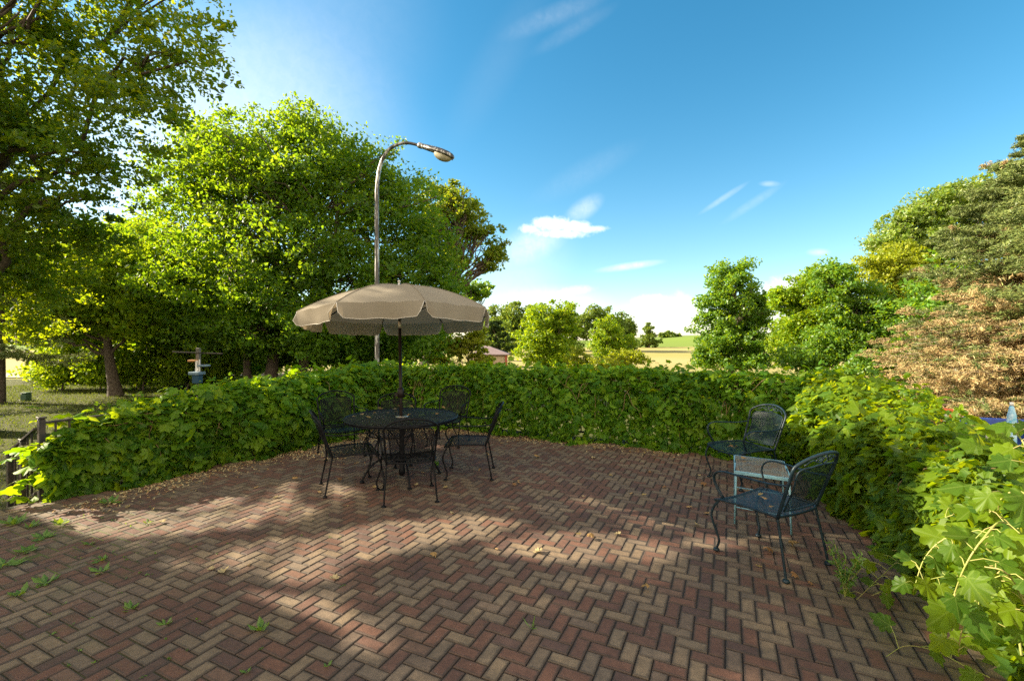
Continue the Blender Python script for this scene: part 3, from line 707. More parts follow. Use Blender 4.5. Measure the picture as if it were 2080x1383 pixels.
# pine at the left edge
def feather(name, mats, base, H, r0, r1, nlev, seed, label, cat='tree', z0=1., dead_to=0., nneedle=90, nl=.09, perlev=7, group=None, tiers=None, hole=None, az=None, droop=.25, trunk_r=.14, bmin=.3, pw=.85):
    """conifer: whorled drooping branches with side sprays of needle tufts"""
    rng = np.random.default_rng(seed); base = np.array(base, float)
    t = empty(name, base, label, cat, group)
    mb = MB(); mb.tube([(0, 0, -.2), (0, 0, H*.3), (.03, .02, H*.7), (0, 0, H)], [trunk_r*1.2, trunk_r, trunk_r*.5, .012], 9, cap=False)
    mb.build('trunk', M['bark'], t)
    SP = [[], []]; TW = MB()
    for i in range(nlev):
        q = i/(nlev-1); q = min(1., max(0., q)); z = z0 + (H-z0)*q; rad = (r0*(1-q)**pw + r1*q)
        for k in range(perlev if q < .85 else 4):
            a = rng.uniform(0, 2*math.pi) if az is None else rng.uniform(*az)
            L = rad*rng.uniform(.72, 1.12)+bmin*.3; zz = z + rng.normal(0, .07)
            dr = np.array([math.cos(a), math.sin(a), 0]); side = np.array([-dr[1], dr[0], 0])
            nseg = 9; P = []
            for s in range(nseg+1):
                u = s/nseg; P.append(dr*L*u + np.array([0, 0, zz - droop*L*math.sin(u*math.pi*.55)*(1-q*.8) + .12*L*u*u]))
            TW.tube(P, [.022*(1-u/nseg*.8)*(.5+.5*(1-q)) for u in range(nseg+1)], 4, cap=False)
            dead = q < dead_to*rng.uniform(.8, 1.2)
            for s in range(1 if not dead else 1, nseg+1):
                u = s/nseg
                for sg in (-1, 1):
                    ln = L*.42*(1-u*.62)*rng.uniform(.6, 1.2)
                    d = nrm(dr*.75 + side*sg*rng.uniform(.5, 1.) + np.array([0, 0, rng.uniform(-.30, .05)]))
                    A = P[s]; B = A + d*ln
                    inner = (u < .55) or dead
                    p_dead = .9 if dead and u < .6 else (.8 if dead and rng.uniform() < .35 else (.75 if inner and q < dead_to+.32 else .03))
                    SP[1 if rng.uniform() < p_dead else 0].append((A, B))
                    if dead and rng.uniform() < .8: TW.tube([A, (A+B)/2+rng.normal(0, .03, 3), B+rng.normal(0, .05, 3)], [.006, .005, .003], 3, cap=False)
    for j, nm in ((0, 'needles'), (1, 'dead_needles')):
        if not SP[j]: continue
        A = np.array([x[0] for x in SP[j]]); B = np.array([x[1] for x in SP[j]]); n = len(A)
        nn = int(nneedle*(1. if j == 0 else .9))
        s = rng.uniform(0, 1.05, (n, nn, 1)); ax = nrm(B-A)[:, None]
        sub = rng.normal(0, .05, (n, nn, 3))*np.minimum(1, (1.2-s))
        p = (A[:, None]*(1-s)+B[:, None]*s + sub).reshape(-1, 3)
        d = nrm(np.repeat(ax, nn, 1) + rng.normal(0, .55 if j == 0 else .9, (n, nn, 3)) + np.array([0, 0, .12])).reshape(-1, 3)
        N = nrm(rng.normal(size=p.shape) + np.array([0, 0, .5]))
        if CARVE and False: pass
        v, f = leaf_quads(p, N, d, nl*rng.uniform(.6, 1.35, len(p)), width=.16)
        if nm in mats: link(nm, np_mesh(nm, v, f), M[mats[nm]], t)
    TW.build('branches', M['dry_branch'] if 'dry_branch' in M else M['bark'], t)
    return t
M['dry_branch'] = principled('dry_branch', (.22, .16, .11), .9, c2=(.34, .27, .19), nscale=9)
feather('pine_tree', {'needles': 'needle', 'dead_needles': 'needle'}, tb(-4, 16.), 9., 2.6, .4, 13, 31, 'tall pine with a bare brown trunk at the left edge of the lawn', z0=2.0, nneedle=34, nl=.16, perlev=6, trunk_r=.17)

# centre tree group
tree('maple_tree', 'broad rounded green tree standing behind the lamp post', tb(545, 20),
     [(600, 400, 190, 170, 20), (520, 330, 130, 110, 19.5), (700, 350, 110, 110, 20.5), (790, 400, 85, 105, 20.5), (620, 260, 80, 50, 20), (400, 400, 110, 120, 20), (520, 560, 230, 140, 19), (780, 560, 160, 150, 19.5), (860, 480, 70, 110, 20),
      (420, 300, 80, 60, 20), (650, 660, 180, 80, 18.5), (840, 650, 90, 80, 19), (480, 660, 130, 80, 18.5), (900, 570, 50, 60, 20)],
     150000, .15, M['shade_tree'], 41, cluster=.62, trunk_r=.26, top=at(610, 330, 20), limbs=90, stems=[(0, 0, 1.), (1.3, 2.2, .8), (-.9, -2.4, .6)], flat=.5, shell=.62)
tree('oak_tree', 'sparse yellowing oak with crooked limbs right of the broad tree', tb(850, 25),
     [(930, 420, 75, 34, 25), (965, 470, 55, 50, 25), (1008, 512, 34, 36, 25), (905, 390, 40, 28, 25), (930, 520, 50, 40, 25), (985, 540, 30, 14, 25), (880, 440, 50, 60, 25)],
     15000, .18, M['oak'], 42, cluster=.42, trunk_r=.28, top=at(950, 440, 25), limbs=80, shell=1., carve=False)
def bare_twigs():
    mb = MB(); rng = np.random.default_rng(5)
    b = at(935, 410, 25)
    for (x, y) in ((944, 372), (952, 378), (962, 392), (938, 385), (926, 396), (956, 384)):
        limb(mb, b, at(x, y, 25), .03, .008, rng, wob=.05, n=5, sides=4)
    mb.v = [tuple(np.array(p)-b) for p in mb.v]
    o = mb.build('bare_branch', M['bark']); o.location = b
    o.parent = bpy.data.objects['oak_tree']; o.location = b - np.array(bpy.data.objects['oak_tree'].location)
bare_twigs()
tree('sapling_tree', 'light leafy treetop rising right behind the umbrella', tb(960, 30), [(955, 590, 40, 26, 30), (985, 590, 24, 24, 30), (930, 630, 40, 40, 30)], 3600, .22, M['field_tree'], 43, trunk_r=.12, limbs=22, shell=.8, carve=False)
tree('yellow_shrub', 'pale yellow green small tree directly right of the umbrella pole', tb(938, 20), [(930, 700, 45, 45, 20), (965, 690, 34, 36, 20), (900, 735, 26, 18, 20), (975, 735, 30, 18, 20), (980, 722, 22, 16, 20), (1000, 745, 26, 12, 20)], 12000, .12, M['yellow_tree'], 44, trunk_r=.07, limbs=30, shell=.75, carve=False)
tree('dark_conifer', 'dark blue green conifer behind the shed roof', tb(1012, 60), [(1010, 700, 30, 30, 60), (1005, 670, 20, 25, 60)], 5000, .4, M['dark_tree'], 45, trunk_r=.2, limbs=10, carve=False)
bw = 'woodland trees beyond the shed'
for i, (px, Y, lobes, lab) in enumerate([
    (1010, 85, [(1010, 655, 36, 36, 85), (1000, 690, 40, 30, 85)], 'muted green woodland tree left of the shed gap'),
    (1055, 80, [(1050, 655, 40, 42, 80), (1040, 700, 40, 30, 80)], 'muted green woodland tree standing right behind the shed'),
    (1085, 95, [(1085, 640, 34, 28, 95), (1120, 660, 30, 30, 95), (1165, 668, 34, 34, 95), (1160, 705, 40, 24, 95)], 'farthest muted green woodland treetop above the shed'),
    (1215, 92, [(1212, 642, 34, 22, 92), (1190, 660, 26, 26, 92), (1240, 670, 36, 34, 92)], 'grey green round tree behind the two lime green trees'),
    (1268, 96, [(1268, 665, 22, 30, 96), (1272, 700, 22, 18, 96)], 'dark grey green tree bordering the hay field')]):
    tree('woodland_tree', lab, tb(px, Y), lobes, 7000, .5, M['far_tree'], 50+i, group=bw, trunk_r=.3, limbs=12, flat=.7, cluster=1.0, carve=False)
tree('lime_tree', 'taller of two bright lime green trees near the hay field', tb(1115, 35), [(1120, 645, 55, 40, 35), (1090, 690, 50, 50, 35), (1140, 690, 48, 50, 35), (1125, 730, 60, 30, 35), (1150, 640, 30, 28, 35)], 22000, .19, M['lime_tree'], 61, trunk_r=.16, limbs=30, cluster=.45, carve=False)
tree('lime_tree', 'shorter of two bright lime green trees beside the hay field', tb(1238, 38), [(1232, 670, 34, 30, 38), (1225, 705, 34, 34, 38), (1262, 705, 28, 34, 38), (1245, 735, 44, 22, 38)], 15000, .18, M['lime_tree'], 62, trunk_r=.12, limbs=26, cluster=.42, carve=False)
tree('field_bush', 'low pale bush at the near edge of the hay field', tb(1285, 30), [(1270, 728, 45, 16, 30), (1290, 722, 18, 14, 30), (1215, 742, 40, 12, 28), (1170, 725, 30, 20, 29), (1190, 740, 40, 14, 29)], 12000, .13, M['yellow_tree'], 63, trunk_r=.05, limbs=16, cluster=.3, cat='bush', carve=False)
tree('hill_tree', 'small lone tree on the hay field slope', tb(1318, 112), [(1318, 680, 16, 18, 112), (1316, 666, 9, 12, 112), (1328, 694, 18, 10, 112), (1306, 694, 14, 10, 112)], 4500, .5, M['far_tree'], 64, trunk_r=.3, limbs=14, cluster=.8, carve=False, shell=.7)
tl = 'trees along the hill crest'
for i, (px, rx, py, lab) in enumerate([(1348, 11, 682, 'tiny crest tree nearest the lone hill tree'), (1362, 12, 683, 'tiny crest tree in the middle of the far row'), (1378, 12, 685, 'tiny crest tree at the right end of the far row'), (1575, 12, 676, 'tiny crest tree seen right of the tall field tree')]):
    tree('crest_tree', lab, tb(px, 190), [(px, py, rx, 8, 190)], 900, .9, M['far_tree'], 70+i, group=tl, trunk_r=.3, limbs=4, cluster=1.1, flat=.8, carve=False, forks=False)
# right-hand trees
tree('field_tree', 'tall oval tree standing alone before the hay field', tb(1488, 28),
     [(1488, 560, 48, 40, 28), (1478, 610, 62, 60, 28), (1525, 640, 44, 60, 28), (1460, 670, 55, 55, 28), (1490, 700, 80, 50, 28), (1545, 620, 22, 34, 28), (1440, 720, 40, 22, 28), (1540, 715, 30, 26, 28), (1490, 735, 90, 18, 28)],
     42000, .17, M['field_tree'], 81, trunk_r=.17, limbs=50, cluster=.42, top=at(1488, 545, 28), carve=False, shell=.6)
tree('lime_tree', 'bright green tree just right of the tall oval field tree', tb(1640, 24), [(1640, 640, 56, 66, 24), (1605, 690, 40, 50, 24), (1600, 610, 34, 26, 24), (1660, 710, 60, 40, 24), (1580, 600, 20, 18, 24), (1650, 570, 40, 30, 24), (1680, 640, 50, 50, 24)], 34000, .15, M['lime_tree'], 82, trunk_r=.12, limbs=40, cluster=.42, carve=False)
tree('shade_tree', 'deeper green tree between lime tree and yellow tree', tb(1715, 22), [(1700, 590, 50, 56, 22), (1740, 650, 74, 70, 22), (1700, 700, 70, 50, 22), (1790, 700, 50, 50, 22), (1690, 550, 38, 26, 22), (1800, 640, 60, 60, 22), (1640, 725, 60, 30, 22)], 40000, .15, M['field_tree'], 83, trunk_r=.13, limbs=46, cluster=.42, carve=False)
tree('yellow_tree', 'golden yellow tree in front of the silvery cottonwood', tb(1810, 24), [(1810, 555, 60, 38, 24), (1780, 540, 40, 26, 24), (1840, 590, 54, 44, 24), (1800, 610, 40, 30, 24), (1860, 560, 44, 44, 24), (1830, 520, 40, 30, 24), (1890, 610, 40, 40, 24)], 22000, .15, M['yellow_tree'], 84, trunk_r=.12, limbs=40, cluster=.4, carve=False)
tree('cottonwood_tree', 'tall windblown silvery cottonwood behind the yellow tree', tb(1880, 32), [(1900, 420, 60, 44, 32), (1870, 470, 80, 60, 32), (1800, 500, 50, 34, 32), (1960, 430, 60, 50, 32), (1930, 500, 90, 70, 32), (1860, 560, 80, 60, 32), (1775, 490, 24, 20, 32), (1990, 400, 46, 44, 32), (1945, 410, 50, 44, 32), (2040, 420, 50, 50, 32), (1840, 440, 40, 36, 32)],
     50000, .20, M['silver_tree'], 85, trunk_r=.26, limbs=60, cluster=.62, carve=False, shell=.7)
tree('dark_shrub', 'dark green arching shrub in front of the dying spruce', tb(1790, 14.5), [(1790, 735, 60, 26, 14.5), (1830, 765, 34, 14, 14.5), (1740, 760, 60, 20, 14.5)], 8000, .095, M['field_tree'], 86, trunk_r=.05, limbs=26, cluster=.25, cat='shrub', carve=False)
tree('shade_tree', 'leafy green tree half hidden behind the dying spruce', tb(1960, 19), [(1900, 640, 80, 90, 19), (1980, 600, 110, 120, 19), (2060, 640, 90, 110, 19), (1950, 720, 140, 50, 19)], 22000, .17, M['field_tree'], 87, trunk_r=.14, limbs=40, cluster=.5, carve=False, shell=.6)
feather('spruce_tree', {'needles': 'needle', 'dead_needles': 'dead_needle'}, tb(2165, 11.2), 7.7, 3.9, .2, 24, 91,
        'large spruce with browned dying lower boughs at the right edge', z0=.15, dead_to=.46, nneedle=84, nl=.11, perlev=22, pw=.72, droop=.24, trunk_r=.2)

# ------------------------------------------------------------------ railings
def railing(label, p0, p1, posts, name='railing', seed=1, hz=.80, step=.11, bal=True, post_h=.04, zs=(0., 0.)):
    """iron railing from p0 to p1 (zs: drop of the foot at both ends)"""
    p0 = np.array(p0, float); p1 = np.array(p1, float); d = nrm(p1-p0); L = np.linalg.norm(p1-p0)
    t = empty(name, p0, label, 'railing'); dz = lambda s: np.array([0, 0, zs[0]+(zs[1]-zs[0])*s/L])
    sl = nrm(d*L+np.array([0, 0, zs[1]-zs[0]])); sd = np.array([-d[1], d[0], 0]); un = np.cross(sl, sd)*-1
    if un[2] < 0: un = -un
    Ls = math.hypot(L, zs[1]-zs[0])
    for z, h, nm, wd in ((hz, .022, 'top_rail', .045), (.09, .03, 'bottom_rail', .03)):
        m = MB(); m.box(d*L/2+dz(L/2)+np.array([0, 0, z]), Ls, wd, h, sl, sd, un); m.build(nm, M['rail_iron'], t)
    for s in posts:
        m = MB(); m.box(d*s+dz(s)+np.array([0, 0, (hz+post_h)/2-.02]), .05, .05, hz+post_h+.04, d, sd)
        m.box(d*s+dz(s)+np.array([0, 0, hz+post_h+.012]), .062, .062, .018, d, sd); m.build('post', M['rail_iron'], t)
    if bal:
        n = int(L/step)
        for i in range(1, n):
            s = i*step
            if min(abs(s-q) for q in posts) < .05: continue
            m = MB(); m.box(d*s+dz(s)+np.array([0, 0, (hz+.09)/2]), .016, .016, hz-.10, d, sd); m.build('baluster', M['rail_iron'], t)
    return t
railing('black iron railing half buried in vines along the left patio edge', PA, C1, [0, 1.35, 2.7, 4.05, sU-.04])
railing('black iron railing buried under the far vine hedge', C1+V*.07, C2, [0, 1.9, 3.8, 5.7, tR-.1], step=.14)
railing('black iron railing under the vines on the right side', C2-U*.07, EN, [0, 1.8, 3.6, 4.9, 5.9, 7.0], step=.12)
railing('sloping black iron handrail of the patio steps', PA-V*.06-U*.02, PA-V*.72-U*.02, [.30, .62], name='stair_railing', hz=.76, zs=(-.02, -.34), post_h=-.01, step=.10)
def steps():
    for i in range(3):
        c = PA - V*(.30+.30*i) - U*.75 + np.array([0, 0, -.11-.17*i-.35])
        m = MB(); m.box(c, .32, 1.5, .7, V, U)
        o = m.build('stone_step', M['concrete'])
        tag(o, ['grey step level just below the patio edge at left', 'middle grey step of the flight beside the left post', 'lowest grey step leading onto the lawn'][i], 'step', 'steps down to the lawn')
steps()

# ------------------------------------------------------------------ vine hedges grown over the railings
def vine_hedge(name, label, p0, dirv, L, inn, front, back, top, dens, seed, mixq=.2, size=.105, mat='vine', bulge=.35, fine=False, lean=None):
    """front/back/top: functions of s (metres) giving bulge toward the patio, bulge outward and height"""
    rng = np.random.default_rng(seed); p0 = np.array(p0, float); dirv = nrm(dirv); inn = nrm(inn)
    per = 2.6; n = int(L*per*dens)
    s = rng.uniform(0, L, n); q = rng.uniform(-.05, 1.0, n)          # q runs from the patio-side foot over the top to the outer foot
    q = np.where(rng.uniform(size=n) < .62, q*.58, q); q = np.where(rng.uniform(size=n) < .10, q*.16, q)
    a = np.pi*np.clip(q, 0, 1)
    fr = np.array([front(x) for x in s]); bk = np.array([back(x) for x in s]); tp = np.array([top(x) for x in s])
    ca, sa = np.cos(a), np.sin(a); ex = .62
    hx = np.sign(ca)*np.abs(ca)**ex; hz = np.abs(sa)**ex
    off = np.where(hx > 0, hx*fr, hx*bk)
    # lumpy surface
    ph = rng.uniform(0, 6, 6)
    lump = 1 + .20*np.sin(s*2.1+ph[0]+2*a) + .17*np.sin(s*4.7+ph[1]-3*a) + .14*np.sin(s*9.1+ph[2]+5*a) + .09*np.sin(s*17+ph[3]+9*a)
    dep = rng.uniform(0, 1, n)**1.8*.30 + (rng.uniform(size=n) < .16)*rng.uniform(.1, .5, n)
    hol = np.sin(s*5.3+ph[4]+a*2)*np.sin(a*7+ph[5]+s*1.3) + .6*np.sin(s*11+ph[0])*np.sin(a*13+ph[1])
    gone = (hol > .55) & (dep < .2) & (q > .14) & (rng.uniform(size=n) < .75)
    stray = (rng.uniform(size=n) < .09)*rng.uniform(0, .26, n)
    k = lump*(1-dep) + stray
    z = .03 + hz*(tp*(.86+.14*lump)*(1-dep*.5)+stray*tp*.6)
    P = p0 + dirv*s[:, None] + inn*(off*k)[:, None]; P[:, 2] += z
    P[gone, 2] -= 5.
    out = inn*(ca*1.0)[:, None] + np.array([0, 0, 1.])*(sa*.9+.15)[:, None]
    N = nrm(nrm(out) + rng.normal(0, .62, (n, 3)) + np.array([0, 0, .40]))
    D = np.array([0, 0, -.8]) + .7*inn*ca[:, None] + rng.normal(0, .85, (n, 3))
    sz = size*rng.uniform(.45, 1.35, n)*np.where(rng.uniform(size=n) < .35, .65, 1.)
    keep = P[:, 2] > -1; P, N, D, sz = P[keep], N[keep], D[keep], sz[keep]
    ns = int(L*11); q0 = []
    for i in range(ns):
        ss = rng.uniform(.15, L); oo = rng.uniform(-.7, .8); oo = oo*(front(ss) if oo > 0 else back(ss)); hh = rng.uniform(.05, .26); ln_ = rng.normal(0, .3, 2)
        for k_ in range(int(4+hh*26)):
            u = k_/(3.+hh*26); q0.append((p0+dirv*(ss+ln_[0]*u*hh*2)+inn*(oo+ln_[1]*u*hh*2)+np.array([0, 0, top(ss)*.92+hh*u+rng.normal(0, .012)])+rng.normal(0, .025, 3), size*(.75-.4*u)*rng.uniform(.6, 1.2)))
    P = np.concatenate([P, np.array([q[0] for q in q0])]); m_ = len(q0); sz = np.concatenate([sz, np.array([q[1] for q in q0])])
    N = np.concatenate([N, nrm(rng.normal(0, .7, (m_, 3))+[0, 0, .7])]); D = np.concatenate([D, rng.normal(size=(m_, 3))+[0, 0, -.3]])
    t = empty(name, p0, label, 'vine hedge')
    qd = rng.uniform(size=len(P)) < mixq
    v, f, uv = leaf_lobed(P[~qd], N[~qd], D[~qd], sz[~qd], rng, fine)
    P2 = np.repeat(P[qd], 3, 0); m2 = len(P2); D2 = nrm(np.repeat(D[qd], 3, 0)+rng.normal(0, .75, (m2, 3))); N2 = nrm(np.repeat(N[qd], 3, 0)+rng.normal(0, .3, (m2, 3))); s2 = np.repeat(sz[qd], 3)*rng.uniform(.6, 1., m2)
    v2, f2 = leaf_quads(P2+D2*s2[:, None]*.5, N2, D2, s2, width=.42)
    uv = np.concatenate([uv, np.full((len(v2), 2), 5.)]); f = np.concatenate([f, f2+len(v)]); v = np.concatenate([v, v2])
    link('leaves', np_mesh('leaves', v-p0, f, uv), M[mat], t)
    mb = MB()
    for i in range(int(L*9)):
        s0 = rng.uniform(0, L); a0 = rng.uniform(.0, .25)*math.pi; pts = []
        ds = rng.normal(0, .5)
        for u in np.linspace(0, 1, 9):
            ss = np.clip(s0+ds*u, 0, L); aa = a0+u*rng.uniform(.5, .8)*math.pi*.8
            cx_, sz_ = math.cos(aa), math.sin(aa)
            o = (front(ss) if cx_ > 0 else back(ss))*math.copysign(abs(cx_)**ex, cx_)*.86
            pts.append(dirv*ss + inn*o + np.array([0, 0, .02+abs(sz_)**ex*top(ss)*.93]) + rng.normal(0, .02, 3))
        mb.tube(spline(pts, 16), .0045, 4, cap=False)
    mb.build('stems', M['vine_stem'], t)
    return t
def lerp(tab):
    xs = [a for a, b in tab]; ys = [b for a, b in tab]
    return lambda s: float(np.interp(s, xs, ys))
vine_hedge('vine_hedge', 'tall dense leafy vine hedge along the left railing with sunlit top', PA, U, sU+.2, V,
           lerp([(0, .10), (.5, .26), (1.2, .45), (2.5, .55), (5.4, .55)]), lerp([(0, .25), (1, .55), (5, .6)]), lerp([(0, .58), (.35, .72), (1., .86), (2.7, 1.04), (5.4, 1.12)]), 760, 101, size=.135)
vine_hedge('vine_hedge', 'straight green vine hedge across the far side of the patio', C1, V, tR, -U,
           lerp([(0, .45), (tR, .42)]), lerp([(0, .55), (tR, .6)]), lerp([(0, 1.10), (3, 1.14), (6, 1.14), (tR, 1.18)]), 860, 102, mixq=.5, size=.115)
LR = float(np.dot(C2-EN, U))
vine_hedge('vine_hedge', 'sprawling bright grapevine hedge along the right railing', C2+U*.3, -U, 4.9, -V,
           lerp([(0, .5), (1.5, .52), (2.4, .36), (3.1, .22), (3.9, .12), (4.9, .02)]), lerp([(0, .8), (2, .95), (3.5, .8), (4.9, .6)]), lerp([(0, 1.12), (1.6, 1.06), (3.0, .93), (3.8, .84), (4.9, .74)]), 820, 103, size=.128, mat='vine_near')

def shoots(name, label, cat, stems, size, mat, seed, every=.11, stem_r=.005, stem_mat='green_stem', fine=True, face=None):
    """explicit shoots: each a list of 3-D points; big leaves alternate along it"""
    rng = np.random.default_rng(seed); base = np.array(stems[0][0], float)
    t = empty(name, base, label, cat); mb = MB(); P = []; N = []; D = []; S = []
    for pts in stems:
        sp = spline(pts, 26); mb.tube([p-base for p in sp], [stem_r*(1-.55*i/len(sp)) for i in range(len(sp))], 6, cap=False)
        L = 0; nxt = every*.6; sg = 1
        for i in range(1, len(sp)):
            d = sp[i]-sp[i-1]; L += np.linalg.norm(d)
            if L >= nxt:
                nxt += every*rng.uniform(.7, 1.3); sg = -sg
                sd = nrm(np.cross(nrm(d), [0, 0, 1.])+rng.normal(0, .25, 3))*sg
                e = sp[i] + sd*.07*rng.uniform(.6, 1.4) + np.array([0, 0, rng.uniform(-.02, .05)])
                mb.tube([sp[i]-base, (sp[i]+e)/2-base+np.array([0, 0, .012]), e-base], .0022, 4, cap=False)
                P.append(e); D.append(sd*.7+np.array([0, 0, -.7])+rng.normal(0, .35, 3)); S.append(size*rng.uniform(.6, 1.25))
                N.append(nrm(np.array([0, 0, .8])+ (np.array(face) if face is not None else np.array([-.3, -.6, 0])) + rng.normal(0, .35, 3)))
    P, N, D, S = map(np.array, (P, N, D, S))
    v, f, uv = leaf_lobed(P, nrm(N), D, S, rng, fine)
    mb.build('stem', M[stem_mat], t); link('leaves', np_mesh('leaves', v-base, f, uv, smooth=True), M[mat], t)
    return t
r_ = lambda x, y, Y: at(x, y, Y)
shoots('grapevine', 'large leaved grapevine arching over the railing at lower right', 'grapevine', [
    [r_(2075, 1330, 2.05), r_(2050, 1180, 2.15), r_(2000, 1110, 2.2), r_(1930, 1090, 2.3), r_(1880, 1130, 2.35), r_(1855, 1200, 2.35)],
    [r_(2110, 1250, 2.05), r_(2080, 1140, 2.0), r_(2010, 1180, 2.0), r_(1960, 1260, 2.05), r_(1945, 1330, 2.1)],
    [r_(2100, 1180, 2.2), r_(2060, 1050, 2.3), r_(1990, 1030, 2.4), r_(1920, 1050, 2.5)],
    [r_(2100, 1120, 1.95), r_(2040, 1060, 1.95), r_(2000, 1090, 1.9), r_(1960, 1150, 1.9), r_(1930, 1230, 1.95)],
    [r_(2120, 1000, 2.3), r_(2080, 900, 2.4), r_(2040, 870, 2.6), r_(1990, 880, 2.8)],
    [r_(2110, 1300, 1.9), r_(2070, 1200, 1.85), r_(2040, 1160, 1.8), r_(2000, 1150, 1.85)],
    [r_(2100, 1240, 2.3), r_(2000, 1190, 2.5), r_(1930, 1170, 2.6), r_(1870, 1180, 2.65)],
    [r_(2130, 1100, 1.9), r_(2090, 1010, 1.9), r_(2050, 1000, 1.95), r_(2010, 1040, 2.0)]],
    .108, 'vine_near', 111, every=.045)
shoots('grapevine', 'low grapevine runner trailing onto the bricks at lower right', 'grapevine', [
    [gp(2010, 1383)+[0, 0, .02], gp(1960, 1372)+[0, 0, .05], gp(1900, 1345)+[0, 0, .06], gp(1840, 1330)+[0, 0, .05], gp(1800, 1340)+[0, 0, .02]],
    [gp(2020, 1250)+[0, 0, .03], gp(1900, 1225)+[0, 0, .10], gp(1830, 1215)+[0, 0, .10], gp(1770, 1225)+[0, 0, .05]],
    [gp(1930, 1130)+[0, 0, .04], gp(1850, 1150)+[0, 0, .10], gp(1790, 1200)+[0, 0, .10], gp(1740, 1230)+[0, 0, .04]]],
    .10, 'vine_near', 112, every=.10, stem_r=.003)
shoots('grapevine', 'backlit yellow vine shoots reaching out beside the left end post', 'grapevine', [
    [PA+[0, .1, .45], r_(70, 935, 4.7), r_(45, 925, 4.65), r_(25, 928, 4.6)], [PA+[0, .1, .5], r_(75, 905, 4.6), r_(50, 905, 4.5), r_(30, 910, 4.5)],
    [PA+[0, .2, .2], r_(70, 985, 4.6), r_(40, 975, 4.6), r_(15, 985, 4.5)], [PA+[0, .2, .1], r_(60, 1010, 4.7), r_(30, 1010, 4.6), r_(5, 1018, 4.5)],
    [PA+[0, .15, .35], PA+[.05, .25, .7], r_(110, 850, 4.9), r_(95, 838, 4.9), r_(70, 842, 4.8)]], .15, 'vine', 113, every=.075, face=(-.4, .2, 0))

# ------------------------------------------------------------------ wrought-iron furniture
def lattice(mb, surf, inside, pitch, w, nu=26, thick=.0015, angle=(60, -60), box=(-.3, .3, -.3, .3)):
    """expanded-metal mesh: crossing strands laid over surf(a,b)->xyz, clipped by inside(a,b)"""
    x0, x1, y0, y1 = box; R_ = math.hypot(x1-x0, y1-y0)/2; cx, cy = (x0+x1)/2, (y0+y1)/2
    for an, pt, ww in ([(a, pitch, w) for a in angle] if not isinstance(angle, list) else angle):
        c, s = math.cos(R(an)), math.sin(R(an)); k = int(R_/pt)+1
        for i in range(-k, k+1):
            o = i*pt; run = []
            def flush(run):
                if len(run) < 2: return
                vs = []
                for (a, b) in run:
                    for sg in (-1, 1):
                        vs.append(surf(a - s*ww/2*sg, b + c*ww/2*sg))
                m = len(run)
                mb.add(vs, [(2*j, 2*j+1, 2*j+3, 2*j+2) for j in range(m-1)])
            for q in np.linspace(-R_, R_, nu*2+1):
                a = cx + c*q - s*o; b = cy + s*q + c*o
                if inside(a, b): run.append((a, b))
                else: flush(run); run = []
            flush(run)

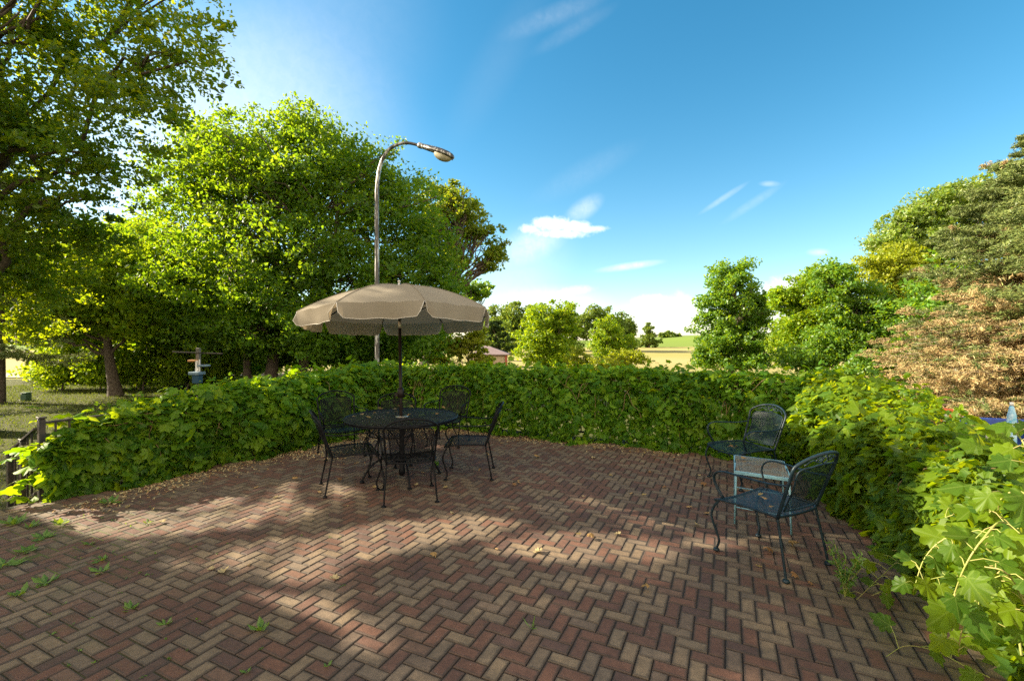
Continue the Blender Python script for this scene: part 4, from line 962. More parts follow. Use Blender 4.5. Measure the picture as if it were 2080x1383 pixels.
def make_chair(mat, label, group):
    t = empty('patio_chair', (0, 0, 0), label, 'chair', group)
    # seat outline (x right, y forward)
    def hw(y): return .245 + (y+.24)/.48*.035                      # half width widens to the front
    def szf(x, y): return .432 - .018*math.cos(x/.28*1.3) - .035*max(0, (y-.10)/.14)**2 - .012*(.24-y)/.48
    out = [(-hw(-.235)+.01, -.235), (-hw(0), 0), (-hw(.20), .20), (-hw(.24)+.035, .245), (0, .262), (hw(.24)-.035, .245), (hw(.20), .20), (hw(0), 0), (hw(-.235)-.01, -.235), (0, -.25)]
    loop = spline([(x, y, szf(x, y)) for x, y in out]+[(out[0][0], out[0][1], szf(*out[0]))], 60)
    m = MB(); m.tube(loop, .0095, 7, cap=False); m.build('seat_frame', mat, t)
    m = MB(); lattice(m, lambda a, b: (a, b, szf(a, b)+.002), lambda a, b: -.24 < b < .25 and abs(a) < hw(b)-.004, .0125, .0052, 20, box=(-.3, .3, -.26, .26))
    m.build('seat_mesh', mat, t)
    # back frame with arched top
    def bw(z): return .232 + .028*math.sin(min(1, max(0, (z-.42)/.42))*math.pi*.62)
    def by(x, z): return -.245 - (z-.43)*.34 - .045*(1-(x/.26)**2)*min(1, (z-.40)/.2)
    side = [(-.235, -.235, .40), (-bw(.55), by(-.26, .55), .55), (-bw(.70), by(-.26, .70), .70), (-bw(.78), by(-.26, .79), .79), (-.185, by(-.185, .845), .845), (-.09, by(-.09, .872), .872), (0, by(0, .88), .88)]
    arch = spline(side + [(-p[0], p[1], p[2]) for p in side[::-1][1:]], 60)
    m = MB(); m.tube(arch, .0115, 8, cap=True)
    top = lambda x: .765 + .03*(1-(x/.23)**2)
    inner = spline([(-.195, by(-.195, .45), .452), (-.205, by(-.205, .62), .62), (-.215, by(-.215, .755), .755), (-.11, by(-.11, .785), .785), (0, by(0, top(0)), top(0)), (.11, by(.11, .785), .785), (.215, by(.215, .755), .755),
                    (.205, by(.205, .62), .62), (.195, by(.195, .45), .452), (0, by(0, .44), .44), (-.195, by(-.195, .45), .452)], 60)
    m.tube(inner, .0065, 6, cap=False)
    for s in (-1, 1):
        for z in (.50, .70): m.tube([(s*.20, by(.2, z), z), (s*bw(z), by(.26, z), z)], .005, 5)
    m.build('back_frame', mat, t)
    m = MB(); lattice(m, lambda a, b: (a, by(a, b)+.002, b), lambda a, b: .445 < b < top(a) and abs(a) < .195+.02*(b-.45)/.3, .0125, .0050, 20, box=(-.23, .23, .42, .82))
    m.build('back_mesh', mat, t)
    m = MB()                                                         # vine ornament under the top arch
    for s in (-1, 1):
        m.tube(spline([(s*x, by(x, z), z) for x, z in ((.19, .80), (.13, .835), (.07, .815), (.03, .83), (.0, .868))], 18), .0048, 5)
        m.tube(spline([(s*x, by(x, z), z) for x, z in ((.10, .83), (.06, .855), (.045, .84), (.065, .83))], 12), .0042, 5)
        m.tube(spline([(s*x, by(x, z), z) for x, z in ((.0, .80), (.035, .82), (.03, .845), (.012, .84))], 12), .0042, 5)
        for (x, z, d) in ((.085, .848, .022), (.03, .852, .02), (.15, .828, .02)):
            m.add([(s*x, by(x, z), z), (s*(x+d*.5), by(x, z)+.002, z+d*.4), (s*(x+d), by(x, z), z+d*.1), (s*(x+d*.5), by(x, z)-.002, z-d*.25)], [(0, 1, 2, 3)])
    m.build('back_ornament', mat, t)
    for s in (-1, 1):                                                # arms: flat strap looping down to the seat corner
        arm = spline([(s*bw(.64), by(.26, .655), .655), (s*.275, -.18, .640), (s*.305, 0, .646), (s*.315, .13, .648), (s*.312, .20, .620), (s*.300, .225, .565), (s*.288, .205, .50), (s*.272, .165, .43)], 30)
        m = MB(); m.tube(arm, .0115, 8, flat=(.62, 1.1)); m.build('arm', mat, t)
    for s in (-1, 1):
        for pts in ([(s*.235, -.235, .41), (s*.243, -.262, .27), (s*.256, -.295, .10), (s*.262, -.312, .012)],
                    [(s*.262, .19, .42), (s*.285, .238, .345), (s*.283, .262, .26), (s*.262, .235, .15), (s*.255, .215, .08), (s*.265, .232, .012)]):
            m = MB(); m.tube(spline(pts, 20), .0092, 7); lg = m.build('leg', mat, t)
            f = MB(); e = pts[-1]; f.lathe([(.012, .020), (.020, .016), (.024, .008), (.022, .0)], 12, (e[0], e[1], 0)); f.build('foot', mat, lg)
    return t
def face(o, c, d): o.location = (c[0], c[1], 0.004); o.rotation_euler = (0, 0, math.atan2(d[1], d[0]) - math.pi/2)
c0 = make_chair(M['iron'], 'black mesh chair with its back to the camera in front of the umbrella table', 'black iron chairs around the umbrella table')
face(c0, (-1.10, 4.86), (-.15, .52))
for pos, d, lab in [((-1.80, 5.14), (.43, .22), 'black mesh chair at the left of the round table turned sideways'),
                    ((-.55, 5.62), (-1, .0), 'black mesh chair at the right of the round table seen in profile'),
                    ((-2.45, 6.55), (.5, -.75), 'black mesh chair behind and left of the table against the hedge'),
                    ((-1.62, 6.20), (.1, -1), 'black mesh chair hidden behind the table under the umbrella pole'),
                    ((-1.03, 7.28), (-.22, -1), 'black mesh chair farthest back right of the umbrella pole by the hedge')]:
    c = copy_tree(c0); face(c, pos, d); c['label'] = lab
c1 = make_chair(M['blue_iron'], 'blue black mesh armchair nearest the camera beside the small teal table', 'blue black armchairs by the side table')
face(c1, (1.95, 3.50), (-.27, .5))
c2 = copy_tree(c1); face(c2, (2.67, 5.30), (-.97, -.24)); c2['label'] = 'blue black mesh armchair against the hedge behind the small teal table'

TC = np.array([-1.32, 5.46, 0.])
def patio_table():
    t = empty('patio_table', TC, 'large round black mesh patio table with umbrella hole', 'table'); z = .735; r = .66
    m = MB(); m.tube([(r*math.cos(a), r*math.sin(a), z) for a in np.linspace(0, 2*math.pi, 65)], .013, 8, cap=False)
    m.tube([(r*math.cos(a), r*math.sin(a), z-.02) for a in np.linspace(0, 2*math.pi, 65)], .008, 6, cap=False); m.build('table_rim', M['iron'], t)
    m = MB(); lattice(m, lambda a, b: (a, b, z+.004), lambda a, b: .035 < math.hypot(a, b) < r, .014, .0085, 40, angle=[(78, .0155, .0128), (-12, .05, .009), (40, .06, .006)], box=(-r, r, -r, r)); m.build('table_top', M['table_mesh'], t)
    m = MB()
    for k in range(3):
        a = k*math.pi/3+.3; m.tube([(-r*math.cos(a), -r*math.sin(a), z-.016), (r*math.cos(a), r*math.sin(a), z-.016)], .009, 6)
    m.build('support_bar', M['iron'], t)
    m = MB(); m.lathe([(.034, .012), (.075, .006), (.078, -.004), (.034, -.01)], 20, (0, 0, z), cap=False); m.build('hole_ring', M['chrome'], t)
    m = MB(); m.lathe([(.03, z-.02), (.03, .12), (.036, .10), (.036, .05), (.03, .045)], 16); m.build('pedestal', M['iron'], t)
    for k in range(4):
        a = k*math.pi/2 + .42; c, s = math.cos(a), math.sin(a)
        m = MB(); m.tube(spline([(.025*c, .025*s, .20), (.18*c, .18*s, .26), (.34*c, .34*s, .20), (.44*c, .44*s, .06), (.46*c, .46*s, .014)], 18), .012, 7); lg = m.build('leg', M['iron'], t)
        f = MB(); f.lathe([(.014, .022), (.026, .012), (.024, 0)], 12, (.46*c, .46*s, .002)); f.build('foot', M['iron'], lg)
        m = MB(); m.tube(spline([(.03*c, .03*s, .38), (.10*c, .10*s, .52), (.26*c, .26*s, .66), (.46*c, .46*s, z-.02)], 14), .008, 6); m.build('brace', M['iron'], t)
patio_table()

def side_table():
    q = [np.array([2.01, 4.10]), np.array([2.37, 3.87]), np.array([2.64, 4.43]), np.array([2.28, 4.66])]
    c = sum(q)/4; t = empty('side_table', (c[0], c[1], 0), 'small rusty teal mesh side table between the two armchairs', 'table'); z = .475
    p = [np.array([a[0]-c[0], a[1]-c[1], z]) for a in q]
    m = MB()
    for i in range(4):
        a, b = p[i], p[(i+1) % 4]; d = nrm(b-a); m.box((a+b)/2-[0, 0, .010], np.linalg.norm(b-a)+.018, .018, .028, d, np.array([-d[1], d[0], 0]))
    m.build('table_frame', M['teal'], t)
    ex, ey = nrm(p[1]-p[0]), nrm(p[3]-p[0]); lx, ly = np.linalg.norm(p[1]-p[0]), np.linalg.norm(p[3]-p[0])
    m = MB(); lattice(m, lambda a, b: p[0]+ex*a+ey*b+[0, 0, .004], lambda a, b: 0 < a < lx and 0 < b < ly, .0125, .006, 26, angle=[(88, .0125, .0075), (0, .02, .006)], box=(0, lx, 0, ly)); m.build('table_top', M['teal_mesh'], t)
    for i in range(4):
        a = p[i]; b = a*np.array([1.02, 1.02, 0])+[0, 0, .004]
        m = MB(); m.tube([a*np.array([.96, .96, 1])-[0, 0, .01], b], .0085, 7); m.build('leg', M['teal'], t)
    for i, j in ((0, 1), (2, 3)):
        m = MB(); m.tube([p[i]*np.array([1, 1, .32]), p[j]*np.array([1, 1, .32])], .006, 6); m.build('stretcher', M['teal'], t)
side_table()

# ------------------------------------------------------------------ umbrella
def umbrella():
    t = empty('patio_umbrella', TC+[0, 0, 0], 'faded tan market umbrella standing open through the round table', 'umbrella')
    t.rotation_euler = (R(-3.8), R(-1.5), R(4))
    Rr, zr, za = 1.14, 1.975, 2.335
    n = 8; crn = [R(-90-22.5+45*k) for k in range(n)]
    def prof(q):                                     # radius fraction -> height
        return za - (za-zr)*(.16*q + .84*q**2.1)
    def pt(k, s, q):                                  # panel k, s across 0..1, q out 0..1
        a, b = crn[k], crn[(k+1) % n]
        A = np.array([math.cos(a), math.sin(a)]); B = np.array([math.cos(b), math.sin(b)])
        e = A*(1-s)+B*s; xy = e*Rr*q
        sag = .028*math.sin(math.pi*s)*math.sin(math.pi*min(1, q*.92))
        wr = .006*math.sin(s*17+k*3+q*6)*q*math.sin(math.pi*s)
        return np.array([xy[0], xy[1], prof(q)-sag+wr])
    m = MB()
    for k in range(n):
        vs = [pt(k, i/10, j/12) for j in range(13) for i in range(11)]
        m.add(vs, [(j*11+i, j*11+i+1, j*11+12+i, j*11+11+i) for j in range(12) for i in range(10)], True)
    m.build('canopy', M['fabric'], t)
    rg = random.Random(4); seam = MB()
    for k in range(n):
        seam.tube([pt(k, 0, q)+[0, 0, .003] for q in np.linspace(.03, 1, 16)], .0035, 4)
    seam.build('seam', M['fabric'], t)
    for k in range(n):
        m = MB(); ph = rg.uniform(0, 6); a, b = crn[k], crn[(k+1) % n]
        mid = np.array([math.cos((a+b)/2), math.sin((a+b)/2), 0]); tn = np.array([-mid[1], mid[0], 0])
        def fl(s, h):
            ed = min(s, 1-s); cor = .165 - .05*max(0, 1-ed/.07)**2*1.2
            hh = h*cor; ss = .5+(s-.5)*(1-.075*h-.012)
            p = pt(k, ss, 1.0)
            wv = .022*math.sin(s*6+ph)*h + .012*math.sin(s*13+ph*2)*h
            out = .030*h*(1-.5*h) + wv - .05*h*max(0, 1-ed/.16)**2*(1 if k % 2 else -.4)
            return p + mid*out + np.array([0, 0, -hh])
        vs = [fl(i/20, j/6) for j in range(7) for i in range(21)]
        m.add(vs, [(j*21+i, j*21+i+1, j*21+22+i, j*21+21+i) for j in range(6) for i in range(20)], True)
        v = m.build('valance', M['fabric'], t)
        pm = MB(); edge = [fl(0, j/6) for j in range(7)] + [fl(i/20, 1) for i in range(1, 20)] + [fl(1, 1-j/6) for j in range(7)]
        pm.tube(edge, .0034, 5); pm.build('piping', M['piping'], v)
        rb = MB(); rb.tube([np.array([0, 0, za-.06])*.0+np.array([.03*math.cos(a), .03*math.sin(a), za-.05])] + [pt(k, 0, q)-[0, 0, .012] for q in np.linspace(.2, 1, 9)], .006, 5)
        r_o = rb.build('rib', M['pole_brown'], t)
        st = MB(); st.tube([np.array([.03*math.cos(a), .03*math.sin(a), 1.93]), pt(k, 0, .55)-[0, 0, .014]], .005, 5); st.build('strut', M['pole_brown'], r_o)
    m = MB(); m.lathe([(.0195, .03), (.0195, 1.86)], 14); m.build('lower_pole', M['pole_brown'], t)
    m = MB(); m.lathe([(.0165, 1.90), (.0165, za-.02)], 12); m.build('upper_pole', M['pole_brown'], t)
    m = MB(); m.lathe([(.0205, 1.80), (.0205, 1.845), (.0185, 1.90)], 14); m.build('tilt_collar', M['chrome'], t)
    m = MB(); m.lathe([(.024, .0), (.038, .012), (.041, .06), (.038, .105), (.026, .125)], 16, (0, 0, .955)); m.box((-.045, 0, 1.0), .04, .035, .05)
    hk = m.build('crank_housing', M['pole_brown'], t)
    m = MB(); m.tube([(-.05, 0, 1.0), (-.075, 0, 1.0), (-.078, 0, .93)], .006, 6); m.lathe([(.011, 0), (.012, .03), (.008, .035)], 10, (-.078, 0, .90)); m.build('crank_handle', M['pole_brown'], hk)
    m = MB(); m.lathe([(.05, 1.925), (.052, 1.94), (.03, 1.965)], 14); m.build('runner', M['pole_brown'], t)
    m = MB(); m.lathe([(.034, -.015), (.03, .008), (.016, .016), (.014, .035), (.021, .042), (.019, .058), (.006, .064)], 16, (0, 0, za)); m.build('finial', M['chrome'], t)
umbrella()

# ------------------------------------------------------------------ lamp post
def lamp_post():
    Y = 10.3; b = at(766, 691, Y); b[2] = float(terrain(b[0], b[1])); t = empty('lamp_post', b, 'tall weathered steel lamp post with a curved arm behind the umbrella', 'lamp post')
    q = [at(766, y, Y)-b for y in (380,)]
    key = [np.array([0, 0, -.1]), np.array([0, 0, 1.5]), np.array([0, 0, 3.2]), at(765.5, 430, Y)-b, at(766.5, 375, Y)-b, at(773, 335, Y)-b, at(787, 307, Y-.05)-b, at(806, 294, Y-.1)-b, at(829, 290.5, Y-.18)-b, at(858, 297, Y-.28)-b]
    sp = spline(key, 70); n = len(sp)
    m = MB(); m.tube(sp, [.054-.024*(i/(n-1))**1.0 for i in range(n)], 14); m.lathe([(.13, -.1), (.13, .03), (.09, .06)], 14); m.build('pole', M['lamp_metal'], t)
    A = at(853, 295.5, Y-.27)-b; B = at(921, 320, Y-.62)-b; ax = nrm(B-A); L = np.linalg.norm(B-A); sd = nrm(np.cross(ax, [0, 0, 1.])); up = np.cross(sd, ax)
    m = MB(); S = 16; prof = [(0, .045, .05, .05), (.08, .056, .06, .05), (.25, .09, .075, .05), (.45, .135, .09, .045), (.65, .165, .10, .04), (.82, .165, .092, .036), (.93, .125, .07, .03), (.985, .06, .04, .02), (1., .01, .008, .005)]
    vs = []
    for (u, w, h, d) in prof:
        for j in range(S):
            a = 2*math.pi*j/S; c, s = math.cos(a), math.sin(a)
            vs.append(A + ax*L*u + sd*w*c + up*(h*s if s > 0 else d*s*abs(s)**.2))
    m.add(vs, [(i*S+j, i*S+(j+1) % S, (i+1)*S+(j+1) % S, (i+1)*S+j) for i in range(len(prof)-1) for j in range(S)] + [tuple(range(S))], True)
    hd = m.build('lamp_head', M['lamp_metal'], t)
    m = MB(); vs = []; c0 = A+ax*L*.71-up*.028
    for i in range(7):
        f = i/6*math.pi/2
        for j in range(20):
            a = 2*math.pi*j/20; vs.append(c0 + ax*L*.245*math.cos(a)*math.cos(f) + sd*.135*math.sin(a)*math.cos(f) - up*.125*math.sin(f))
    m.add(vs, [(i*20+j, i*20+(j+1) % 20, (i+1)*20+(j+1) % 20, (i+1)*20+j) for i in range(6) for j in range(20)], True)
    m.build('lens_bowl', M['glass_bowl'], hd)
    m = MB(); m.box(A+ax*L*.985-up*.035, .03, .02, .05, ax, sd, up); m.build('latch', M['lamp_metal'], hd)
    m = MB(); m.tube([A-ax*.03, A+ax*.05], .062, 12); m.build('clamp_collar', M['lamp_metal'], hd)
lamp_post()

# ------------------------------------------------------------------ things on the lawn
def bird_feeder():
    Y = 12.6; b = at(403, 691, Y); b[2] = float(terrain(b[0], b[1])); t = empty('bird_feeder', b, 'bird feeder station with a cross bar and blue grey box behind the left hedge', 'bird feeder')
    f = lambda x, y, d=0.: at(x, y, Y+d)-b
    s = Y/F
    m = MB(); m.box((0, 0, (f(403, 706)[2]-.1)/2), .085, .085, f(403, 706)[2]+.1); m.build('post', M['feeder_wood'], t)
    m = MB(); m.box((f(353, 0)[0]+f(455, 0)[0])/2*np.array([1, 0, 0])+[0, -.055, f(403, 716)[2]], 102*s, .02, .035, (1, 0, -.035), None, (.035, 0, 1)); m.build('cross_bar', M['rail_iron'], t)
    m = MB(); m.box(f(399, 743, -.12), .045, .03, 22*s, ); m.box(f(405, 742, -.10), .03, .03, 24*s); m.build('feeder_tube', M['white_plastic'], t)
    m = MB(); m.box(f(392, 732, -.1), 14*s, .16, .05); m.build('shelf', M['feeder_orange'], t)
    m = MB(); m.box(f(413, 742, -.02), 20*s, .2, .045); m.build('tray', M['feeder_blue'], t)
    m = MB(); m.box(f(400, 757.5, -.1), 21*s, .28, 6*s); m.build('box_lid', M['feeder_blue'], t)
    m = MB(); m.box(f(401, 769, -.1), 13*s, .17, 18*s); m.build('box_body', M['dark_blue'], t)
bird_feeder()
def cabinet():
    b = at(53, 691, 16.6); b[2] = float(terrain(b[0], b[1])); t = empty('utility_box', b, 'small green utility box standing on the sunny lawn edge', 'utility box')
    m = MB(); m.box((0, 0, .12), .2, .2, .3); m.build('cabinet', M['box_green'], t)
    m = MB(); m.box((0, 0, .29), .22, .22, .04); m.build('lid', M['box_green'], t)
cabinet()
def shed():
    Y = 46.; b = at(1005, 691, Y); b[2] = float(terrain(b[0], b[1])); t = empty('shed', b, 'small pinkish shed with a mauve roof among the trees', 'shed')
    f = lambda x, y, d=0.: at(x, y, Y+d)-b
    x0, x1 = f(960, 0)[0], f(1030, 0)[0]; ze = f(0, 719)[2]; zr = f(0, 704)[2]; D = 3.2
    m = MB(); m.box(((x0+x1)/2, D/2, ze/2-.2), x1-x0, D, ze+.4); m.build('wall', M['shed_wall'], t)
    m = MB(); o = .22; xm0, xm1 = x0+1.1, x1-2.0
    vs = [(x0-o, -o, ze), (x1+o, -o, ze), (x1+o, D+o, ze), (x0-o, D+o, ze), (xm0, D/2, zr+.1), (xm1, D/2, zr+.1), (x0-o, -o, ze-.1), (x1+o, -o, ze-.1), (x1+o, D+o, ze-.1), (x0-o, D+o, ze-.1)]
    m.add(vs, [(0, 1, 5, 4), (1, 2, 5), (2, 3, 4, 5), (3, 0, 4), (0, 6, 7, 1), (1, 7, 8, 2), (2, 8, 9, 3), (3, 9, 6, 0), (6, 9, 8, 7)]); m.build('roof', M['shed_roof'], t)
    m = MB(); m.box((x1-.10, -.02, ze/2-.2), .22, .1, ze+.3); m.build('corner_trim', M['shed_trim'], t)
shed()
def by_spruce():
    Y = 8.6; z0 = lambda x: float(terrain(x, Y))
    # long blue plastic trough
    a, b = at(1925, 850, Y), at(2160, 862, Y-.5); c = (a+b)/2; g = z0(c[0]); c[2] = g
    t = empty('blue_trough', c, 'long blue plastic trough lying under the dead spruce boughs', 'trough')
    d = nrm((b-a)*[1, 1, 0]); n = np.array([-d[1], d[0], 0]); L = np.linalg.norm(b-a); ht = at(1990, 853, Y)[2]-g
    m = MB(); w = .42; k = 10; vs = []
    for i in range(k+1):
        u = i/k; e = 1-abs(2*u-1)**5*.45
        for (o, z) in ((-w*.8, .0), (-w, ht), (-w-.04, ht), (-w-.04, ht-.05), (-w*.85, .0)): pass
        sec = [(-w*.75*e, 0), (-w*e, ht), (-(w-.03)*e, ht), (-(w*.75-.03)*e, .04), ((w*.75-.03)*e, .04), ((w-.03)*e, ht), (w*e, ht), (w*.75*e, 0)]
        vs += [d*(u-.5)*L + n*o + np.array([0, 0, z]) for o, z in sec]
    q = 8; m.add(vs, [(i*q+j, i*q+(j+1) % q, (i+1)*q+(j+1) % q, (i+1)*q+j) for i in range(k) for j in range(q)] + [tuple(range(q)), tuple(k*q+j for j in range(q))[::-1]])
    m.build('tub', M['blue_plastic'], t)
    m = MB(); rim = [d*(u-.5)*L*1.01 - n*(w+.01)*(1-abs(2*u-1)**5*.45) + np.array([0, 0, ht]) for u in np.linspace(0, 1, 12)]; m.tube(rim, .022, 6)
    m.tube([p+n*2*(w+.01)*(1-abs(2*u-1)**5*.45) for p, u in zip(rim, np.linspace(0, 1, 12))], .022, 6); m.build('rim', M['blue_plastic'], t)
    # bottle standing on the trough rim end
    p = at(2055, 846, Y-.9); s = (Y-.9)/F; g2 = z0(p[0]); 
    t = empty('water_bottle', (p[0], p[1], g2), 'tall pale blue plastic bottle upright beside the blue trough', 'bottle'); h = at(0, 817, Y-.9)[2]-g2
    m = MB(); m.lathe([(.05, 0), (.062, .02), (.062, h*.55), (.055, h*.6), (.062, h*.65), (.06, h*.80), (.03, h*.93), (.024, h*.95)], 16); m.build('body', M['bottle'], t)
    m = MB(); m.lathe([(.027, h*.95), (.027, h), (.02, h+.005)], 12); m.build('cap', M['white_plastic'], t)
    # carton
    p = at(1918, 842, Y-.6); t = empty('carton', (p[0], p[1], z0(p[0])), 'orange and white carton at the left end of the blue trough', 'carton'); h = at(0, 829, Y-.6)[2]-z0(p[0])
    m = MB(); m.box((0, 0, h/2), .20, .16, h); m.build('box', M['orange'], t)
    m = MB(); m.box((-.055, -.088, h*.72), .085, .02, h*.5); m.box((.05, -.087, h*.6), .05, .016, .03); m.build('label_panel', M['white_plastic'], t)
    # wheel lying in the vines
    p = at(1997, 879, 6.2); g3 = float(terrain(p[0], p[1]))
    t = empty('cart_wheel', p, 'small white hubbed wheel with tan tyre tipped up in the vines', 'wheel'); s = 6.2/F
    m = MB(); m.lathe([(.078, -.035), (.11, -.03), (.118, 0), (.11, .03), (.078, .035), (.078, -.035)], 24, cap=False); a_ = m.build('tyre', M['tyre'], t)
    m = MB(); m.lathe([(.02, -.03), (.03, -.038), (.05, -.02), (.079, -.03), (.079, .03), (.02, .03)], 20); b_ = m.build('hub', M['white_plastic'], t)
    m = MB(); m.tube([(0, 0, 0), (0, 0, .9)], .018, 8); c_ = m.build('axle', M['rail_iron'], t)
    t.rotation_euler = (R(82), 0, R(-38))
    m = MB()
by_spruce()

# ------------------------------------------------------------------ weeds, fallen leaves, litter
def weed(px, py, n, ln, lab, seed, up=.5, wd=.42, cat='weed', name='weed', grp=None):
    rng = np.random.default_rng(seed); b = gp(px, py); t = empty(name, b, lab, cat, grp)
    P = []; D = []; N = []; S = []
    for i in range(n):
        a = 2.4*i+rng.normal(0, .3); d = np.array([math.cos(a), math.sin(a), up*rng.uniform(.3, 1.7)]); d = nrm(d); l = ln*rng.uniform(.6, 1.2)
        P.append(d*l*.52); D.append(d); N.append(nrm(np.array([0, 0, 1.])-d*d[2]+rng.normal(0, .12, 3))); S.append(l)
    v, f = leaf_quads(np.array(P), np.array(N), np.array(D), np.array(S), fold=.22, width=wd)
    link('leaves', np_mesh('leaves', v, f), M['weed'], t)
    return t
wg = 'weeds sprouting between the bricks'
for i, (x, y, n, ln, lab, up) in enumerate([
    (530, 1281, 9, .085, 'sunlit yellow green weed rosette in the lower left sun patch', .8), (265, 1236, 8, .055, 'rounded green weed alone left of the sunlit rosette', .7),
    (8, 1148, 9, .13, 'broad leaved weed cut by the left picture edge', .35), (28, 1064, 12, .12, 'leafy weed clump at the far left patio edge', .55), (63, 1070, 8, .08, 'weed just right of the leafy clump at the patio edge', .6),
    (122, 1066, 8, .10, 'upright weed at the corner of the left shadow', .9), (88, 1090, 12, .09, 'low sprawling weed under the upright shadow corner weed', .3), (55, 1118, 11, .085, 'flat weed in the shade below the patio edge weeds', .3),
    (207, 1136, 7, .075, 'small weed higher of the pair in left shade', .35), (205, 1160, 7, .08, 'small weed lower of the pair in left shade', .35), (92, 1184, 8, .085, 'two winged weed in the mossy left bricks', .4),
    (40, 1206, 8, .08, 'weed lowest near the left picture edge', .35), (338, 1267, 6, .055, 'tiny thin weed right of the rounded green weed', .8), (500, 1366, 6, .04, 'tiny weed at the bottom edge left of centre', .8),
    (665, 1352, 5, .035, 'tiny weed at the bottom edge nearest the middle', .6), (222, 1021, 10, .11, 'weed in the hedge shadow by the left railing', .4), (886, 948, 8, .11, 'yellow green sprout between table and profile chair', 1.3),
    (300, 1062, 6, .05, 'pale weed on the sunlit strip of bricks', .5), (180, 1105, 6, .06, 'faint weed in the middle of the left shade', .5)]):
    weed(x, y, n, ln, lab, 200+i, up, grp=wg)
weed(1080, 1279, 4, .075, 'single tuft of grass in a brick joint at bottom centre', 231, 1.6, wd=.10, cat='grass tuft', name='grass_tuft')
def joint_growth():
    rng = np.random.default_rng(31); n = 5200
    L = .1665; W = L/2; org = np.array([.4759, 2.395, 0.]) - U*W
    a = rng.integers(-75, 10, n)*W; b = rng.integers(-60, 70, n)*W; sw = rng.uniform(size=n) < .5; o = rng.uniform(0, W, n)
    P = org + np.where(sw, a, a+o)[:, None]*V + np.where(sw, b+o, b)[:, None]*U
    fld = np.sin(P[:, 0]*3.1+1)*np.sin(P[:, 1]*2.7+2)+.5*np.sin(P[:, 0]*7+P[:, 1]*5)
    wet = np.clip((-.6-P[:, 0])/3., 0, 1)*np.clip((5.2-P[:, 1])/2., 0, 1)
    ok = ((P-PA)@V > .05) & (P[:, 1] > 1.2) & (fld > .05) & (rng.uniform(size=n) < wet) & (P[:, 0]/P[:, 1] > -1.3)
    P = np.repeat(P[ok], 4, 0); n = len(P); P[:, :2] += rng.normal(0, .006, (n, 2)); sz = rng.uniform(.006, .022, n); P[:, 2] = sz*.3
    v, f = leaf_quads(P, nrm(rng.normal(0, .6, (n, 3))+[0, 0, 1.]), rng.normal(size=(n, 3))+[0, 0, .4], sz, width=.5)
    tag(link('moss', np_mesh('moss', v, f), M['weed']), 'moss and tiny seedlings growing along the brick joints at left', 'moss', kind='stuff')
joint_growth()
def tall_weed():
    rng = np.random.default_rng(12); b = gp(1716, 1212); t = empty('tall_weed', b, 'spindly branching weed standing on the bricks beside the right hedge', 'weed')
    m = MB(); P = []; D = []
    for i in range(7):
        a = rng.uniform(0, 6.28); tip = np.array([math.cos(a)*.09, math.sin(a)*.09, rng.uniform(.17, .31)])
        pts = spline([(0, 0, 0), tip*np.array([.3, .3, .5]), tip], 14); m.tube(pts, .0025, 4, cap=False)
        for p in pts[4:]:
            for k in range(3): P.append(p); D.append(rng.normal(size=3)+[0, 0, .5])
    m.build('stem', M['green_stem'], t); P = np.array(P); D = nrm(np.array(D)); n = len(P)
    N = nrm(rng.normal(size=(n, 3))+[0, 0, .8]); s = rng.uniform(.03, .06, n)
    v, f = leaf_quads(P+D*s[:, None]*.5, N, D, s, width=.24); link('leaves', np_mesh('leaves', v, f), M['weed'], t)
tall_weed()

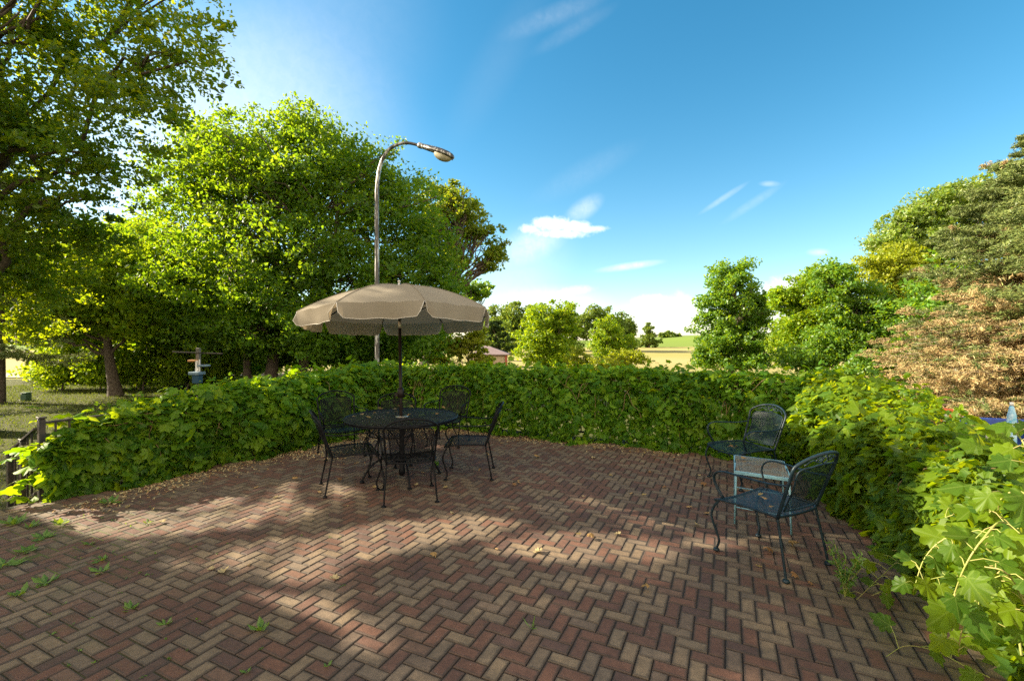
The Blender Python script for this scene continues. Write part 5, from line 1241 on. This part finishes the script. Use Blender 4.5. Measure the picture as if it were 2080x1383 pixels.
def dry_leaves():
    rng = np.random.default_rng(77)
    metas = []
    for k in range(5):
        v, f, uv = leaf_lobed(np.zeros((1, 3)), np.array([[0, 0, 1.]]), np.array([[0, 1., 0]]), np.array([.062]), rng, k < 2, cup=-1.1 if k % 2 else .9)
        if k > 2: v[:, 0] *= .45
        v[:, 2] -= v[:, 2].min()-.002; v[:, 1] -= .02
        mm = new_mat('dry_leaf_tone'); bc = [(.40, .26, .11), (.52, .43, .24), (.30, .17, .08), (.46, .36, .16), (.44, .30, .15)][k]
        t = mm[1]; n = t.noise(t.node('ShaderNodeTexCoord').outputs['Object'], 40., 3)
        c = t.mix(n, bc, tuple(x*.6 for x in bc)); d = t.node('ShaderNodeBsdfDiffuse', inp={'Color': c}); tl = t.node('ShaderNodeBsdfTranslucent', inp={'Color': c})
        mx = t.node('ShaderNodeMixShader', inp={0: .25, 1: d.outputs[0], 2: tl.outputs[0]}); finish(t, mx.outputs[0])
        me = np_mesh('fallen_leaf', v, f, uv); me.materials.append(mm[0]); metas.append(me)
    def put(p, lab, grp, s=1.):
        o = bpy.data.objects.new('fallen_leaf', metas[int(rng.integers(5))]); col.objects.link(o)
        o.location = p; o.rotation_euler = (rng.normal(0, .15), rng.normal(0, .15), rng.uniform(0, 6.28)); sc_ = s*rng.uniform(.6, 1.25); o.scale = (sc_,)*3
        tag(o, lab, 'leaf', grp)
    spots = [(1350, 990), (1185, 1008), (1282, 1002), (1045, 985), (1055, 980), (1240, 965), (1205, 930), (1320, 960), (1090, 930), (975, 955), (1052, 977), (1308, 1005), (1110, 900), (1150, 905), (1210, 912), (1280, 918),
             (1310, 920), (918, 1042), (706, 1028), (430, 1155), (455, 1160), (505, 1148), (745, 1020), (760, 990), (690, 975), (650, 1000), (860, 960), (845, 985), (905, 990), (1255, 1085), (1420, 965), (1430, 985), (1415, 1065),
             (1560, 1120), (1612, 1170), (1645, 1186), (1435, 1043), (1400, 1030), (1612, 1110), (1540, 1150), (1310, 1195), (235, 990), (260, 1030), (310, 1035), (110, 1040), (330, 1060), (1040, 1035), (1010, 1115), (680, 1175),
             (960, 915), (990, 925), (1020, 900), (940, 930), (1330, 930), (1360, 925), (1230, 890), (1180, 895), (1095, 1120), (1175, 1085), (1200, 1093), (880, 1130), (560, 1010), (520, 990), (600, 975), (640, 955), (725, 940)]
    for (x, y) in spots: put(gp(x, y, .004), 'small dry fallen leaf lying on the open brick paving', 'dry leaves scattered on the bricks')
    for (x, y) in [(775, 832), (735, 842), (760, 840), (788, 838), (802, 831), (805, 836), (836, 828), (888, 842), (900, 829), (748, 848), (830, 845), (718, 846), (770, 828), (812, 829)]:
        put(gp(x, y, .745), 'small dry fallen leaf resting on the round table top', 'dry leaves on the round table', .85)
    for (x, y) in [(1484, 908), (1496, 907), (1545, 1005), (1553, 1012), (1568, 1030)]: put(gp(x, y, .44), 'dry leaf lying on the mesh seat of a blue black armchair', 'dry leaves on the armchair seats', .8)
    put(gp(1510, 933, .485), 'dry leaf lying on the small teal side table', None, .8)
    # litter drifted against the foot of the hedges
    n = 7000; s = rng.uniform(0, 1, n); side = rng.uniform(size=n)
    a = PA[None] + U*(s*sU)[:, None] + V*(.45+np.abs(rng.normal(0, .24, n)))[:, None]
    b = C1[None] + V*(s*tR*.75)[:, None] - U*(.40+np.abs(rng.normal(0, .20, n)))[:, None]
    c = C1[None] + V*(.3+np.abs(rng.normal(0, .8, n)))[:, None] - U*(.3+np.abs(rng.normal(0, .9, n)))[:, None]
    d = PA[None] + U*(2.3+s*2.6)[:, None] + V*(.55+np.abs(rng.normal(0, .45, n)))[:, None]
    c = np.where((rng.uniform(size=n) < .6)[:, None], d, c)
    P = np.where((side < .30)[:, None], a, np.where((side < .55)[:, None], b, c)); P[:, 2] = rng.uniform(.004, .016, n)
    P = P[((P-PA)@V > 0) & ((P-PA)@U < sU-.05)]; n = len(P)
    N = nrm(rng.normal(0, .35, (n, 3))+[0, 0, 1.]); D = rng.normal(size=(n, 3)); v, f = leaf_quads(P, N, D, rng.uniform(.012, .05, n), fold=.5, width=.5)
    tag(link('leaf_litter', np_mesh('leaf_litter', v, f), M['dry_leaf']), 'dry tan leaf litter drifted along the foot of the hedges', 'leaf litter', kind='stuff')
dry_leaves()
def grass():
    rng = np.random.default_rng(9); n = 60000
    X = rng.uniform(-24, -4.9, n); Y = rng.uniform(3.5, 24, n); Y = 3.5 + (Y-3.5)**1.0
    ok = ((np.stack([X, Y, 0*X], 1)-PA)@V < -.12) & (X/Y > -1.35) & ((np.stack([X, Y, 0*X], 1)-PA)@V*1. < 0); ok &= ~(((np.stack([X, Y, 0*X], 1)-PA)@V > -1.2) & ((np.stack([X, Y, 0*X], 1)-PA)@U < .2))
    X, Y = X[ok], Y[ok]; n = len(X); Z = terrain(X, Y); h = rng.uniform(.03, .075, n)*(1+Y*.02)
    P = np.stack([X, Y, Z+h*.45], 1); D = nrm(rng.normal(0, .45, (n, 3))+[0, 0, 1.]); N = nrm(rng.normal(size=(n, 3)))
    v, f = leaf_quads(P, N, D, h, width=.28)
    tag(link('grass', np_mesh('grass', v, f), M['grass']), 'short mown grass blades of the lawn left of the patio', 'grass', kind='stuff')
grass()
